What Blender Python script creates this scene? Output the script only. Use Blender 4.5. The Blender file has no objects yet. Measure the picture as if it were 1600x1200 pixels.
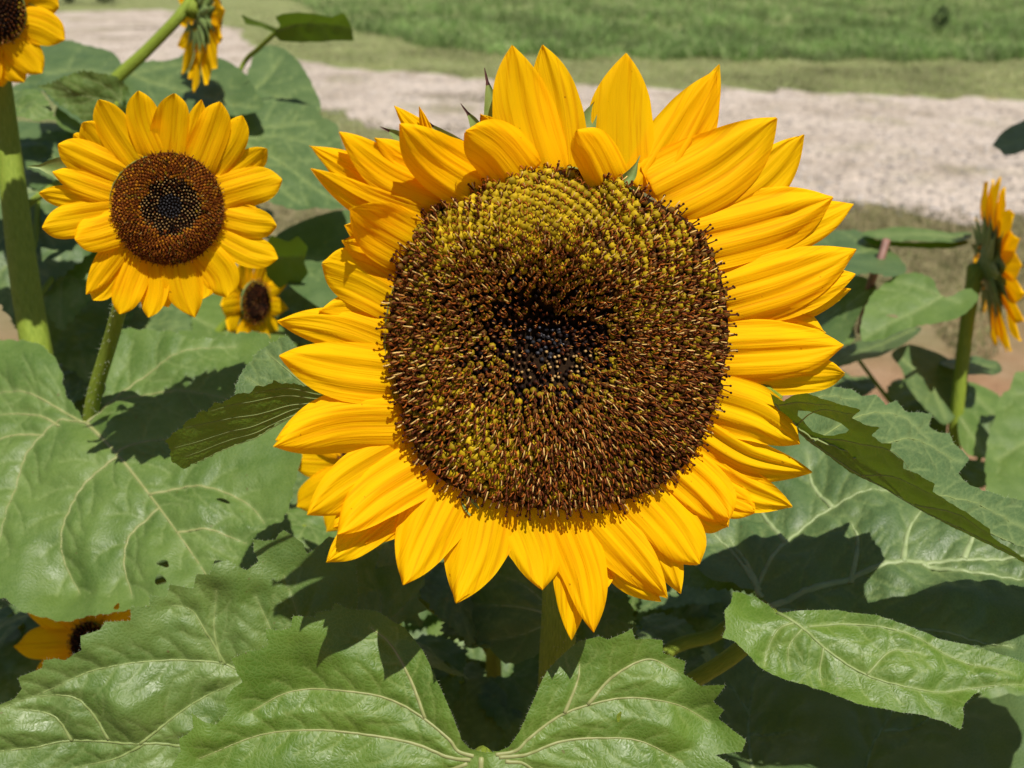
import bpy, math, random
import numpy as np
from mathutils import Vector
from mathutils.geometry import delaunay_2d_cdt

random.seed(7)
RNG = np.random.default_rng(7)
scene = bpy.context.scene
COL = scene.collection

# ------------------------------------------------------------------ camera
CAM_H = 1.55
PITCH = math.radians(27.0)
F_PX = 1386.0                     # focal length in pixels of the 1600 x 1200 photograph
cam_d = bpy.data.cameras.new('camera')
cam = bpy.data.objects.new('camera', cam_d)
COL.objects.link(cam)
cam.location = (0, 0, CAM_H)
cam.rotation_euler = (math.pi / 2 - PITCH, 0, 0)
cam_d.sensor_width = 36.0
cam_d.lens = 36.0 * F_PX / 1600.0
cam_d.clip_start = 0.01
cam_d.clip_end = 2000.0
cam_d.dof.use_dof = True
cam_d.dof.focus_distance = 0.425
cam_d.dof.aperture_fstop = 9.5
scene.camera = cam

# ------------------------------------------------------------------ sky and sun
SUN_EL = math.radians(73.0)
SUN_AZ_X = 0.20                   # behind the photographer and to the right, high up
sx, sy, sz = SUN_AZ_X, -math.cos(SUN_EL), math.sin(SUN_EL)
SUN = Vector((sx, sy, sz)).normalized()
w = bpy.data.worlds.new('World')
scene.world = w
w.use_nodes = True
wn = w.node_tree.nodes
bg = wn['Background']
sky = wn.new('ShaderNodeTexSky')
sky.sky_type = 'NISHITA'
sky.sun_disc = False
sky.sun_elevation = math.asin(SUN.z)
sky.sun_rotation = math.atan2(SUN.x, SUN.y)
w.node_tree.links.new(sky.outputs[0], bg.inputs[0])
bg.inputs[1].default_value = 0.05
sd = bpy.data.lights.new('sun', 'SUN')
sd.energy = 4.6
sd.angle = math.radians(0.5)
sd.color = (1.0, 0.95, 0.87)
so = bpy.data.objects.new('sun', sd)
COL.objects.link(so)
so.rotation_euler = SUN.to_track_quat('Z', 'Y').to_euler()
scene.view_settings.view_transform = 'Standard'
scene.view_settings.look = 'None'
scene.view_settings.exposure = 0.44
scene.view_settings.gamma = 1.0
scene.cycles.max_bounces = 8
scene.cycles.transmission_bounces = 6
scene.cycles.sample_clamp_indirect = 6.0

# ------------------------------------------------------------------ projection helpers
CP, SP = math.cos(PITCH), math.sin(PITCH)
CAM = np.array([0, 0, CAM_H])
RX, UX, FX = np.array([1.0, 0, 0]), np.array([0, SP, CP]), np.array([0, CP, -SP])


def rays(p):
    p = np.atleast_2d(np.asarray(p, float))
    return FX + ((p[:, :1] - 800) / F_PX) * RX + (-(p[:, 1:2] - 600) / F_PX) * UX


def at(px, py, d):
    return CAM + rays([(px, py)])[0] * d


def on_ground(px, py, z=0.0):
    r = rays([(px, py)])[0]
    return CAM + r * ((z - CAM_H) / r[2])


def unit(v):
    v = np.asarray(v, float)
    return v / (np.linalg.norm(v) + 1e-12)


# ------------------------------------------------------------------ mesh helpers
def mesh_obj(name, V, F, mat, parent=None, origin=(0, 0, 0), smooth=True, uv=None, attrs=None, cols=None):
    V = np.asarray(V, float) - np.asarray(origin, float)
    me = bpy.data.meshes.new(name)
    if isinstance(F, np.ndarray):
        Fs = [F]
    else:
        Fs = F
    Fs = [f for f in Fs if len(f)]
    nl = sum(f.size for f in Fs)
    nf = sum(len(f) for f in Fs)
    me.vertices.add(len(V))
    me.vertices.foreach_set('co', V.astype(np.float32).ravel())
    me.loops.add(nl)
    idx = np.concatenate([f.ravel() for f in Fs]).astype(np.int32)
    me.loops.foreach_set('vertex_index', idx)
    me.polygons.add(nf)
    tot = np.concatenate([np.full(len(f), f.shape[1]) for f in Fs])
    start = np.concatenate([[0], np.cumsum(tot)[:-1]]).astype(np.int32)
    me.polygons.foreach_set('loop_start', start)
    me.polygons.foreach_set('loop_total', tot.astype(np.int32))
    me.polygons.foreach_set('use_smooth', np.full(nf, smooth))
    me.update(calc_edges=True)
    if uv is not None:
        l = me.uv_layers.new(name='UVMap')
        l.data.foreach_set('uv', np.asarray(uv, np.float32)[idx].ravel())
    for k, a in (attrs or {}).items():
        at_ = me.attributes.new(k, 'FLOAT', 'POINT')
        at_.data.foreach_set('value', np.asarray(a, np.float32))
    if cols is not None:
        at_ = me.attributes.new('tint', 'FLOAT_COLOR', 'POINT')
        c4 = np.ones((len(V), 4), np.float32)
        c4[:, :3] = cols
        at_.data.foreach_set('color', c4.ravel())
    me.validate()
    o = bpy.data.objects.new(name, me)
    COL.objects.link(o)
    if mat is not None:
        for m in (mat if isinstance(mat, (list, tuple)) else [mat]):
            me.materials.append(m)
    if parent is not None:
        o.parent = parent
    else:
        o.location = origin
    return o


def thing(name, loc, label, cat, group=None):
    o = bpy.data.objects.new(name, None)
    COL.objects.link(o)
    o.empty_display_size = 0.05
    o.location = loc
    o['label'] = label
    o['category'] = cat
    if group:
        o['group'] = group
    return o


def catmull(P, n, closed=False):
    P = np.asarray(P, float)
    m = len(P)
    if m == 2 and not closed:
        t = np.linspace(0, 1, n)[:, None]
        return P[0] * (1 - t) + P[1] * t
    segs = m if closed else m - 1
    u = np.linspace(0, segs, n, endpoint=not closed)
    i = np.minimum(u.astype(int), segs - 1)
    t = (u - i)[:, None]
    if closed:
        g = lambda k: P[(i + k) % m]
    else:
        Q = np.vstack([2 * P[0] - P[1], P, 2 * P[-1] - P[-2]])
        g = lambda k: Q[i + k + 1]
    a, b, c, d = g(-1), g(0), g(1), g(2)
    return 0.5 * ((2 * b) + (-a + c) * t + (2 * a - 5 * b + 4 * c - d) * t ** 2 + (-a + 3 * b - 3 * c + d) * t ** 3)


def chord_spline(P, n):
    """smooth curve through points of very unequal spacing, sampled evenly along its length"""
    P = np.asarray(P, float)
    k = np.concatenate([[0], np.cumsum(np.linalg.norm(np.diff(P, axis=0), axis=1))])
    m = np.zeros_like(P)
    for i in range(len(P)):
        if i == 0:
            m[i] = (P[1] - P[0]) / (k[1] - k[0])
        elif i == len(P) - 1:
            m[i] = (P[-1] - P[-2]) / (k[-1] - k[-2])
        else:
            a, b = k[i] - k[i - 1], k[i + 1] - k[i]
            m[i] = ((P[i] - P[i - 1]) / a * b + (P[i + 1] - P[i]) / b * a) / (a + b)
    x = np.linspace(0, k[-1], n)
    i = np.clip(np.searchsorted(k, x, side='right') - 1, 0, len(P) - 2)
    h = (k[i + 1] - k[i])[:, None]
    t = ((x - k[i]) / (k[i + 1] - k[i]))[:, None]
    return (2 * t ** 3 - 3 * t ** 2 + 1) * P[i] + (t ** 3 - 2 * t ** 2 + t) * h * m[i] + (-2 * t ** 3 + 3 * t ** 2) * P[i + 1] + (t ** 3 - t ** 2) * h * m[i + 1], k / k[-1]


def tube(P, R, seg=10, ridge=0.0, cap=True, flat=1.0, nrm=None):
    """tapered tube along P; returns V, F(quads), uv"""
    P = np.asarray(P, float)
    n = len(P)
    R = np.atleast_1d(np.asarray(R, float))
    R = np.interp(np.linspace(0, 1, n), np.linspace(0, 1, len(R)), R)
    T = np.gradient(P, axis=0)
    T /= np.linalg.norm(T, axis=1)[:, None] + 1e-12
    if nrm is None:
        a = np.array([0, 0, 1.0]) if abs(T[0][2]) < 0.9 else np.array([1.0, 0, 0])
        N = np.zeros_like(P)
        v = unit(np.cross(T[0], a))
        for i in range(n):
            v = unit(v - T[i] * np.dot(v, T[i]))
            N[i] = v
    else:
        N = np.asarray(nrm, float)
        N = N - T * (N * T).sum(1)[:, None]
        N /= np.linalg.norm(N, axis=1)[:, None] + 1e-12
    B = np.cross(T, N)
    th = np.linspace(0, 2 * math.pi, seg, endpoint=False)
    rr = 1 + ridge * np.cos(th * max(4, seg // 3))
    V = P[:, None, :] + R[:, None, None] * rr[None, :, None] * (np.cos(th)[None, :, None] * N[:, None, :] * flat + np.sin(th)[None, :, None] * B[:, None, :])
    V = V.reshape(-1, 3)
    i = np.arange(n - 1)[:, None] * seg
    j = np.arange(seg)[None, :]
    k = (j + 1) % seg
    Fq = np.stack([i + j, i + k, i + seg + k, i + seg + j], -1).reshape(-1, 4)
    L = np.concatenate([[0], np.cumsum(np.linalg.norm(np.diff(P, axis=0), axis=1))])
    uv = np.stack([np.tile(th / (2 * math.pi), n), np.repeat(L, seg)], 1)
    if cap:
        V = np.vstack([V, P[0] - T[0] * R[0] * .3, P[-1] + T[-1] * R[-1] * .5])
        uv = np.vstack([uv, [0, 0], [0, L[-1]]])
        c0, c1 = len(V) - 2, len(V) - 1
        jj = np.arange(seg)
        kk = (jj + 1) % seg
        t0 = np.stack([np.full(seg, c0), kk, jj], 1)
        b = (n - 1) * seg
        t1 = np.stack([np.full(seg, c1), b + jj, b + kk], 1)
        return V, [Fq, np.vstack([t0, t1])], uv
    return V, [Fq], uv


class Bag:
    """collects triangle/quad pieces into one mesh"""
    def __init__(s):
        s.V, s.T, s.Q, s.C, s.n = [], [], [], [], 0

    def add(s, V, Fs, col=None):
        for f in (Fs if isinstance(Fs, list) else [Fs]):
            if len(f):
                (s.T if f.shape[1] == 3 else s.Q).append(f + s.n)
        s.V.append(V)
        s.n += len(V)
        if col is not None:
            c = np.asarray(col, float)
            s.C.append(np.broadcast_to(c, (len(V), 3)) if c.ndim == 1 else c)

    def build(s, name, mat, parent=None, **k):
        Fs = []
        if s.T:
            Fs.append(np.vstack(s.T))
        if s.Q:
            Fs.append(np.vstack(s.Q))
        return mesh_obj(name, np.vstack(s.V), Fs, mat, parent, cols=np.vstack(s.C) if s.C else None, **k)


def snoise(P, scale, seed, n=6):
    """smooth pseudo noise on 2D points, about -1..1"""
    r = np.random.default_rng(seed)
    out = np.zeros(len(P))
    for i in range(n):
        a = r.uniform(0, 2 * math.pi)
        k = r.uniform(.5, 1.6) * 2 * math.pi / scale
        out += np.sin(P[:, 0] * k * math.cos(a) + P[:, 1] * k * math.sin(a) + r.uniform(0, 6.28))
    return out / (n ** .5) / 1.2


# ------------------------------------------------------------------ materials
class NT:
    def __init__(s, name):
        s.m = bpy.data.materials.new(name)
        s.m.use_nodes = True
        s.t = s.m.node_tree
        s.t.nodes.clear()
        s.out = s.n('ShaderNodeOutputMaterial')

    def n(s, typ, **k):
        nd = s.t.nodes.new(typ)
        for a, v in k.items():
            setattr(nd, a, v)
        return nd

    def l(s, a, b):
        s.t.links.new(a, b)

    def noise(s, vec, scale, detail=4, rough=.55):
        nd = s.n('ShaderNodeTexNoise')
        nd.inputs['Scale'].default_value = scale
        nd.inputs['Detail'].default_value = detail
        nd.inputs['Roughness'].default_value = rough
        if vec is not None:
            s.l(vec, nd.inputs['Vector'])
        return nd.outputs['Fac']

    def ramp(s, fac, stops):
        nd = s.n('ShaderNodeValToRGB')
        cr = nd.color_ramp
        while len(cr.elements) < len(stops):
            cr.elements.new(0.5)
        for e, (p, c) in zip(cr.elements, stops):
            e.position = p
            e.color = (*c, 1) if len(c) == 3 else c
        s.l(fac, nd.inputs[0])
        return nd.outputs[0]

    def mix(s, fac, a, b, mode='MIX'):
        nd = s.n('ShaderNodeMix', data_type='RGBA', blend_type=mode)
        for sock, v in ((nd.inputs[0], fac), (nd.inputs[6], a), (nd.inputs[7], b)):
            if isinstance(v, (int, float)):
                sock.default_value = v
            elif isinstance(v, tuple):
                sock.default_value = (*v, 1)
            else:
                s.l(v, sock)
        return nd.outputs[2]

    def math(s, op, a, b=0.0):
        nd = s.n('ShaderNodeMath', operation=op)
        for sock, v in ((nd.inputs[0], a), (nd.inputs[1], b)):
            if isinstance(v, (int, float)):
                sock.default_value = v
            else:
                s.l(v, sock)
        return nd.outputs[0]

    def bump(s, h, strength, dist):
        nd = s.n('ShaderNodeBump')
        nd.inputs['Strength'].default_value = strength
        nd.inputs['Distance'].default_value = dist
        s.l(h, nd.inputs['Height'])
        return nd.outputs[0]

    def pbsdf(s, col, rough=.5, spec=.5, normal=None):
        nd = s.n('ShaderNodeBsdfPrincipled')
        for sock, v in ((nd.inputs['Base Color'], col), (nd.inputs['Roughness'], rough)):
            if isinstance(v, tuple):
                sock.default_value = (*v, 1)
            elif isinstance(v, (int, float)):
                sock.default_value = v
            else:
                s.l(v, sock)
        nd.inputs['Specular IOR Level'].default_value = spec
        if normal is not None:
            s.l(normal, nd.inputs['Normal'])
        return nd

    def finish(s, sh):
        s.l(sh, s.out.inputs[0])
        return s.m


def mat_petal(name, c_mid, c_base, c_line):
    n = NT(name)
    uv = n.n('ShaderNodeUVMap', uv_map='UVMap').outputs[0]
    mp = n.n('ShaderNodeMapping')
    mp.inputs['Scale'].default_value = (9.0, 0.7, 1)
    n.l(uv, mp.inputs[0])
    oi = n.n('ShaderNodeObjectInfo')
    add = n.n('ShaderNodeVectorMath', operation='ADD')
    n.l(mp.outputs[0], add.inputs[0])
    cmb = n.n('ShaderNodeCombineXYZ')
    n.l(n.math('MULTIPLY', oi.outputs['Random'], 37.0), cmb.inputs[0])
    n.l(cmb.outputs[0], add.inputs[1])
    lines = n.noise(add.outputs[0], 1.6, 3, .6)
    sep = n.n('ShaderNodeSeparateXYZ')
    n.l(uv, sep.inputs[0])
    base = n.ramp(sep.outputs[1], [(0, c_base), (.35, c_mid), (1, c_mid)])
    lf = n.ramp(lines, [(.36, (1, 1, 1)), (.47, (0, 0, 0))])
    col = n.mix(n.math('MULTIPLY', lf, .50), base, c_line)
    big = n.noise(n.n('ShaderNodeTexCoord').outputs['Object'], 40, 2)
    col = n.mix(n.ramp(big, [(.3, (0, 0, 0)), (.75, (.22, .22, .22))]), col, c_line)
    sp = n.noise(n.n('ShaderNodeTexCoord').outputs['Object'], 330, 1)
    col = n.mix(n.ramp(sp, [(.785, (0, 0, 0)), (.80, (.55, .55, .55))]), col, (.16, .05, .004))
    nb = n.bump(lines, .85, .0009)
    p = n.pbsdf(col, .7, .08, nb)
    tr = n.n('ShaderNodeBsdfTranslucent')
    n.l(n.mix(.5, col, (1.0, .45, .0004)), tr.inputs[0])
    mx = n.n('ShaderNodeMixShader')
    mx.inputs[0].default_value = .42
    n.l(p.outputs[0], mx.inputs[1])
    n.l(tr.outputs[0], mx.inputs[2])
    return n.finish(mx.outputs[0])


M_PETAL = mat_petal('petal_yellow', (.97, .575, .0004), (.93, .45, .0006), (.66, .255, .0006))


def mat_leaf(name, c1, c2, vein, under, trans=.19, rough=.48, spec=.50, fine=420.0):
    n = NT(name)
    tc = n.n('ShaderNodeTexCoord').outputs['Object']
    uvw = n.n('ShaderNodeUVMap', uv_map='UVMap').outputs[0]
    va = n.n('ShaderNodeAttribute', attribute_name='vein').outputs['Fac']
    col = n.mix(n.ramp(n.noise(tc, 30, 6, .62), [(.34, (0, 0, 0)), (.66, (1, 1, 1))]), c1, c2)
    speck = n.ramp(n.noise(tc, 900, 2), [(.70, (0, 0, 0)), (.76, (.35, .35, .35))])
    col = n.mix(speck, col, vein)
    # dusty, worn lighter blotches
    blot = n.ramp(n.noise(tc, 55, 5, .7), [(.60, (0, 0, 0)), (.74, (.12, .12, .12))])
    col = n.mix(blot, col, (.30, .30, .16))
    # small brown specks of wear
    sp2 = n.ramp(n.noise(tc, 210, 1), [(.775, (0, 0, 0)), (.79, (.7, .7, .7))])
    col = n.mix(sp2, col, (.10, .075, .02))
    vor = n.n('ShaderNodeTexVoronoi', feature='DISTANCE_TO_EDGE')
    vor.inputs['Scale'].default_value = fine
    dv = n.n('ShaderNodeVectorMath', operation='ADD')
    nz = n.n('ShaderNodeTexNoise')
    nz.inputs['Scale'].default_value = 120
    n.l(uvw, nz.inputs['Vector'])
    sc = n.n('ShaderNodeVectorMath', operation='SCALE')
    n.l(nz.outputs['Color'], sc.inputs[0])
    sc.inputs['Scale'].default_value = .006
    n.l(uvw, dv.inputs[0])
    n.l(sc.outputs[0], dv.inputs[1])
    n.l(dv.outputs[0], vor.inputs['Vector'])
    net = n.ramp(vor.outputs['Distance'], [(0.0, (1, 1, 1)), (.09, (0, 0, 0))])
    col = n.mix(n.math('MULTIPLY', net, .24), col, vein)
    col = n.mix(n.math('MULTIPLY', va, .85), col, vein)
    geo = n.n('ShaderNodeNewGeometry')
    ucol = n.mix(n.math('MULTIPLY', va, .35), under, vein)
    col2 = n.mix(geo.outputs['Backfacing'], col, ucol)
    h = n.math('ADD', n.math('MULTIPLY', n.ramp(vor.outputs['Distance'], [(0, (0, 0, 0)), (.35, (1, 1, 1))]), .7), n.math('MULTIPLY', n.noise(tc, 150, 2), .5))
    nb = n.bump(h, .22, .0010)
    rg = n.ramp(n.noise(tc, 70, 3), [(.3, (rough - .06,) * 3), (.7, (rough + .14,) * 3)])
    p = n.pbsdf(col2, rg, spec, nb)
    tr = n.n('ShaderNodeBsdfTranslucent')
    n.l(n.mix(.75, col2, (.20, .34, .006)), tr.inputs[0])
    mx = n.n('ShaderNodeMixShader')
    mx.inputs[0].default_value = trans
    n.l(p.outputs[0], mx.inputs[1])
    n.l(tr.outputs[0], mx.inputs[2])
    return n.finish(mx.outputs[0])


VEINC = (.20, .26, .085)
M_LEAF = mat_leaf('leaf_green', (.064, .122, .018), (.112, .178, .034), VEINC, (.105, .190, .012))
M_LEAF_FRESH = mat_leaf('leaf_fresh_green', (.060, .124, .008), (.100, .172, .018), (.21, .27, .07), (.080, .140, .014))
M_LEAF_BLUE = mat_leaf('leaf_grey_green', (.052, .100, .028), (.086, .140, .042), VEINC, (.080, .140, .020))


def mat_simple(name, c1, c2, scale, rough=.55, spec=.4, bump=0.0, stretch=None, trans=0.0):
    n = NT(name)
    tc = n.n('ShaderNodeTexCoord').outputs['Object']
    if stretch:
        mp = n.n('ShaderNodeMapping')
        mp.inputs['Scale'].default_value = stretch
        n.l(n.n('ShaderNodeUVMap', uv_map='UVMap').outputs[0], mp.inputs[0])
        tc = mp.outputs[0]
    f = n.noise(tc, scale, 4)
    col = n.mix(n.ramp(f, [(.3, (0, 0, 0)), (.7, (1, 1, 1))]), c1, c2)
    p = n.pbsdf(col, rough, spec, n.bump(f, bump, .001) if bump else None)
    if trans:
        tr = n.n('ShaderNodeBsdfTranslucent')
        n.l(col, tr.inputs[0])
        mx = n.n('ShaderNodeMixShader')
        mx.inputs[0].default_value = trans
        n.l(p.outputs[0], mx.inputs[1])
        n.l(tr.outputs[0], mx.inputs[2])
        return n.finish(mx.outputs[0])
    return n.finish(p.outputs[0])


M_VEIN = mat_simple('leaf_vein', (.16, .215, .060), (.23, .28, .095), 120, .5, .35, trans=.1)
M_VEIN_TAN = mat_simple('leaf_vein_tan', (.205, .23, .075), (.28, .285, .115), 120, .5, .35, trans=.1)
M_STEM = mat_simple('stem_green', (.145, .215, .014), (.27, .345, .040), 5, .6, .25, .9, (16, 22, 1), .10)
M_VEIN_PALE = mat_simple('leaf_vein_pale', (.21, .27, .11), (.29, .35, .16), 120, .5, .35, trans=.1)
M_STEM_RED = mat_simple('stem_reddish', (.20, .10, .075), (.27, .15, .11), 60, .55, .35, .3)
M_HAIR = mat_simple('plant_hair', (.30, .34, .22), (.42, .45, .32), 100, .6, .3, trans=.3)
M_BRACT = mat_simple('bract_green', (.16, .24, .06), (.24, .32, .10), 160, .5, .4, .3, trans=.2)
M_BRACT_TIP = mat_simple('bract_tip', (.06, .02, .02), (.09, .035, .03), 160, .6, .3)
M_DISC = mat_simple('disc_dark', (.008, .004, .002), (.022, .011, .004), 600, .8, .05)


def mat_tint(name, rough=.55, spec=.3, trans=.08):
    n = NT(name)
    a = n.n('ShaderNodeAttribute', attribute_name='tint').outputs['Color']
    v = n.noise(n.n('ShaderNodeTexCoord').outputs['Object'], 900, 2)
    c = n.mix(n.ramp(v, [(.35, (.35, .35, .35)), (.65, (0, 0, 0))]), a, (0.0, 0.0, 0.0))
    p = n.pbsdf(c, rough, spec)
    tr = n.n('ShaderNodeBsdfTranslucent')
    n.l(c, tr.inputs[0])
    mx = n.n('ShaderNodeMixShader')
    mx.inputs[0].default_value = trans
    n.l(p.outputs[0], mx.inputs[1])
    n.l(tr.outputs[0], mx.inputs[2])
    return n.finish(mx.outputs[0])


M_FLORET = mat_tint('floret', .6, .12, .12)
M_GRASS = mat_tint('grass_blade', .6, .15, .45)


# ------------------------------------------------------------------ leaf engine
def pip(P, poly):
    x, y = P[:, 0], P[:, 1]
    inside = np.zeros(len(P), bool)
    n = len(poly)
    j = n - 1
    for i in range(n):
        xi, yi = poly[i]
        xj, yj = poly[j]
        c = ((yi > y) != (yj > y)) & (x < (xj - xi) * (y - yi) / (yj - yi + 1e-12) + xi)
        inside ^= c
        j = i
    return inside


def seg_dist(P, lines):
    best = np.full(len(P), 1e9)
    for L in lines:
        L = np.asarray(L, float)
        for a, b in zip(L[:-1], L[1:]):
            ab = b - a
            t = np.clip(((P - a) @ ab) / (ab @ ab + 1e-12), 0, 1)
            d = np.hypot(*(P - a - t[:, None] * ab).T)
            np.minimum(best, d, out=best)
    return best


def branches(veins, step, length, seed, centre=None):
    r = random.Random(seed)
    out = []
    for L in veins:
        L = np.asarray(L, float)
        D = np.concatenate([[0], np.cumsum(np.linalg.norm(np.diff(L, axis=0), axis=1))])
        s = step * .6
        side = 1
        while s < D[-1] * .97:
            p = np.array([np.interp(s, D, L[:, 0]), np.interp(s, D, L[:, 1])])
            q = np.array([np.interp(s + 2, D, L[:, 0]), np.interp(s + 2, D, L[:, 1])])
            d = unit(q - p) if np.linalg.norm(q - p) > 1e-9 else unit(L[-1] - L[-2])
            nrm = np.array([-d[1], d[0]]) * side
            ln = length * (1 - .55 * s / D[-1]) * r.uniform(.7, 1.15)
            a = .75 + r.uniform(-.15, .15)
            pts = [p]
            for k in range(1, 5):
                t = k / 4
                pts.append(p + ln * t * (nrm * math.cos(a * t * .7) + d * (math.sin(a * t * .7) + .45)))
            out.append(np.array(pts))
            side = -side
            s += step * .5 * r.uniform(.8, 1.2)
    return out


def densify(poly, step, smooth, teeth=0.0, tooth_len=30.0, seed=1, jitter=0.0):
    """closed outline -> points about `step` apart"""
    P = np.asarray(poly, float)
    r = np.random.default_rng(seed)
    if smooth:
        Q = catmull(P, max(len(P) * 14, 40), closed=True)
    else:
        Q = P
    Q = np.vstack([Q, Q[:1]])
    D = np.concatenate([[0], np.cumsum(np.linalg.norm(np.diff(Q, axis=0), axis=1))])
    n = max(12, int(D[-1] / step))
    s = np.linspace(0, D[-1], n, endpoint=False)
    R = np.stack([np.interp(s, D, Q[:, 0]), np.interp(s, D, Q[:, 1])], 1)
    if teeth or jitter:
        T = np.roll(R, -1, 0) - np.roll(R, 1, 0)
        N = np.stack([T[:, 1], -T[:, 0]], 1)
        N /= np.linalg.norm(N, axis=1)[:, None] + 1e-9
        area = np.sum(R[:, 0] * np.roll(R[:, 1], -1) - np.roll(R[:, 0], -1) * R[:, 1])
        if area < 0:
            N = -N
        k = max(3, round(D[-1] / tooth_len))
        ph = s / D[-1] * k + .35 * np.sin(s / D[-1] * 2 * math.pi * 5 + seed) + .25 * np.sin(s / D[-1] * 2 * math.pi * 11 + seed * 2)
        saw = np.mod(ph, 1.0)
        saw = np.where(saw < .72, saw / .72, (1 - saw) / .28)
        amp = teeth * (.6 + .6 * np.abs(np.sin(ph * 1.7 + seed)))
        R = R + N * (amp * (saw - .5))[:, None]
        if jitter:
            R = R + N * (r.normal(0, jitter, n))[:, None]
    return R


def leaf_mesh(outline, veins, surf, spacing, unit_m, holes=(), a1=.003, a2=.0012, sig1=26.0, sig2=9.0, w1=3.0, w2=1.6,
              br_step=46, br_len=62, seed=1, vein_r=.0011, flip=False, wave=.0015, wave_scale=120.0, tubes=True, hair=0.0, hole_mat=None):
    """outline, veins in 2D; surf(P2) -> points, normals. returns mesh data"""
    Pb = np.asarray(outline)
    lo, hi = Pb.min(0), Pb.max(0)
    r = np.random.default_rng(seed)
    gx = np.arange(lo[0], hi[0], spacing)
    gy = np.arange(lo[1], hi[1], spacing * .87)
    X, Y = np.meshgrid(gx, gy)
    X = X + (np.arange(len(gy)) % 2)[:, None] * spacing * .5
    G = np.stack([X.ravel(), Y.ravel()], 1)
    G += r.uniform(-.12, .12, G.shape) * spacing
    G = G[pip(G, Pb)]
    bd = seg_dist(G, [np.vstack([Pb, Pb[:1]])]) if len(Pb) < 900 else np.full(len(G), spacing)
    G = G[bd > spacing * .45]
    verts = [Vector(p) for p in Pb]
    nb = len(Pb)
    edges = [(i, (i + 1) % nb) for i in range(nb)]
    hl = []
    for (hx, hy, ra, rb, ang) in holes:
        th = np.linspace(0, 2 * math.pi, 14, endpoint=False)
        k = 1 + .18 * np.sin(th * 3 + hx)
        e = np.stack([np.cos(th) * ra * k, np.sin(th) * rb * k], 1)
        c, s_ = math.cos(ang), math.sin(ang)
        e = e @ np.array([[c, s_], [-s_, c]]) + (hx, hy)
        hl.append(e)
        b = len(verts)
        verts += [Vector(p) for p in e]
        edges += [(b + i, b + (i + 1) % 14) for i in range(14)]
    verts += [Vector(p) for p in G]
    V2, E, Fc, *_ = delaunay_2d_cdt(verts, edges, [list(range(nb))], 1, 1e-6)
    V2 = np.array([tuple(v) for v in V2])
    Fc = np.array([f for f in Fc if len(f) == 3])
    cen = V2[Fc].mean(1)
    keep = pip(cen, Pb)
    for e in hl:
        keep &= ~pip(cen, e)
    Fc = Fc[keep]
    vl = [catmull(v, max(16, 9 * len(v))) for v in veins]
    bl = branches(vl, br_step, br_len, seed)
    bl2 = branches(bl, br_step * .55, br_len * .35, seed + 5)

    def height(P):
        d1 = seg_dist(P, vl)
        d2 = seg_dist(P, bl) if bl else np.full(len(P), 99.)
        d3 = seg_dist(P, bl2) if bl2 else np.full(len(P), 99.)
        h = a1 * (1 - np.exp(-d1 / sig1)) + a2 * (1 - np.exp(-d2 / sig2)) + a2 * .3 * (1 - np.exp(-d3 / sig2 * 2))
        h = h + wave * snoise(P, wave_scale, seed) + wave * .22 * snoise(P, wave_scale * .42, seed + 9)
        return h, d1, d2, d3

    h, d1, d2, d3 = height(V2)
    P3, N3 = surf(V2)
    P3 = P3 + N3 * h[:, None]
    vein = np.maximum(np.exp(-(d1 / (w1 * 1.2)) ** 2) * .7, .58 * np.exp(-(d2 / w2) ** 2))
    vein = np.maximum(vein,   .28 * np.exp(-(d3 / (w2 * .8)) ** 2))
    fn = np.cross(P3[Fc[0, 1]] - P3[Fc[0, 0]], P3[Fc[0, 2]] - P3[Fc[0, 0]])
    tri_n = np.cross(P3[Fc[:, 1]] - P3[Fc[:, 0]], P3[Fc[:, 2]] - P3[Fc[:, 0]]).sum(0)
    if (np.dot(tri_n, N3.mean(0)) < 0) != flip:
        Fc = Fc[:, ::-1]
    uv = V2 * unit_m
    vt = Bag()
    if tubes:
        for k, L in enumerate(vl):
            n_ = max(10, int(len(L)))
            hh = height(L)[0]
            p3, n3 = surf(L)
            ln = np.linspace(0, 1, len(L))
            rad = vein_r * (.85 if k < 1 else .62) * (1 - .88 * ln) + vein_r * .03
            p3 = p3 + n3 * (hh + (rad * .15 + .00012))[:, None]
            Vt, Ft, _ = tube(p3, rad, 7, flat=.62, nrm=n3)
            vt.add(Vt, Ft)
    hb = Bag()
    if hair:
        T = np.roll(Pb, -1, 0) - np.roll(Pb, 1, 0)
        Nn = np.stack([T[:, 1], -T[:, 0]], 1)
        Nn /= np.linalg.norm(Nn, axis=1)[:, None] + 1e-9
        if np.sum(Pb[:, 0] * np.roll(Pb[:, 1], -1) - np.roll(Pb[:, 0], -1) * Pb[:, 1]) < 0:
            Nn = -Nn
        for rep in range(1):
            q = Pb + T * r.uniform(-.5, .5, (nb, 1)) - Nn * .6
            e = q + Nn * (r.uniform(.4, 1.0, (nb, 1)) * hair) + r.normal(0, hair * .3, Pb.shape)
            tg = unit_vec(T) * .2
            a3, na = surf(q - tg)
            b3, _ = surf(q + tg)
            c3, nc = surf(e)
            hq = height(q)[0][:, None]
            a3, b3, c3 = a3 + na * hq, b3 + na * hq, c3 + nc * (hq + r.normal(0, .0004, (nb, 1)))
            Vh = np.stack([a3, b3, c3], 1).reshape(-1, 3)
            hb.add(Vh, np.arange(len(Vh)).reshape(-1, 3))
    return P3, Fc, uv, vein, vt, hb


def unit_vec(A):
    return A / (np.linalg.norm(A, axis=1)[:, None] + 1e-12)


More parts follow.
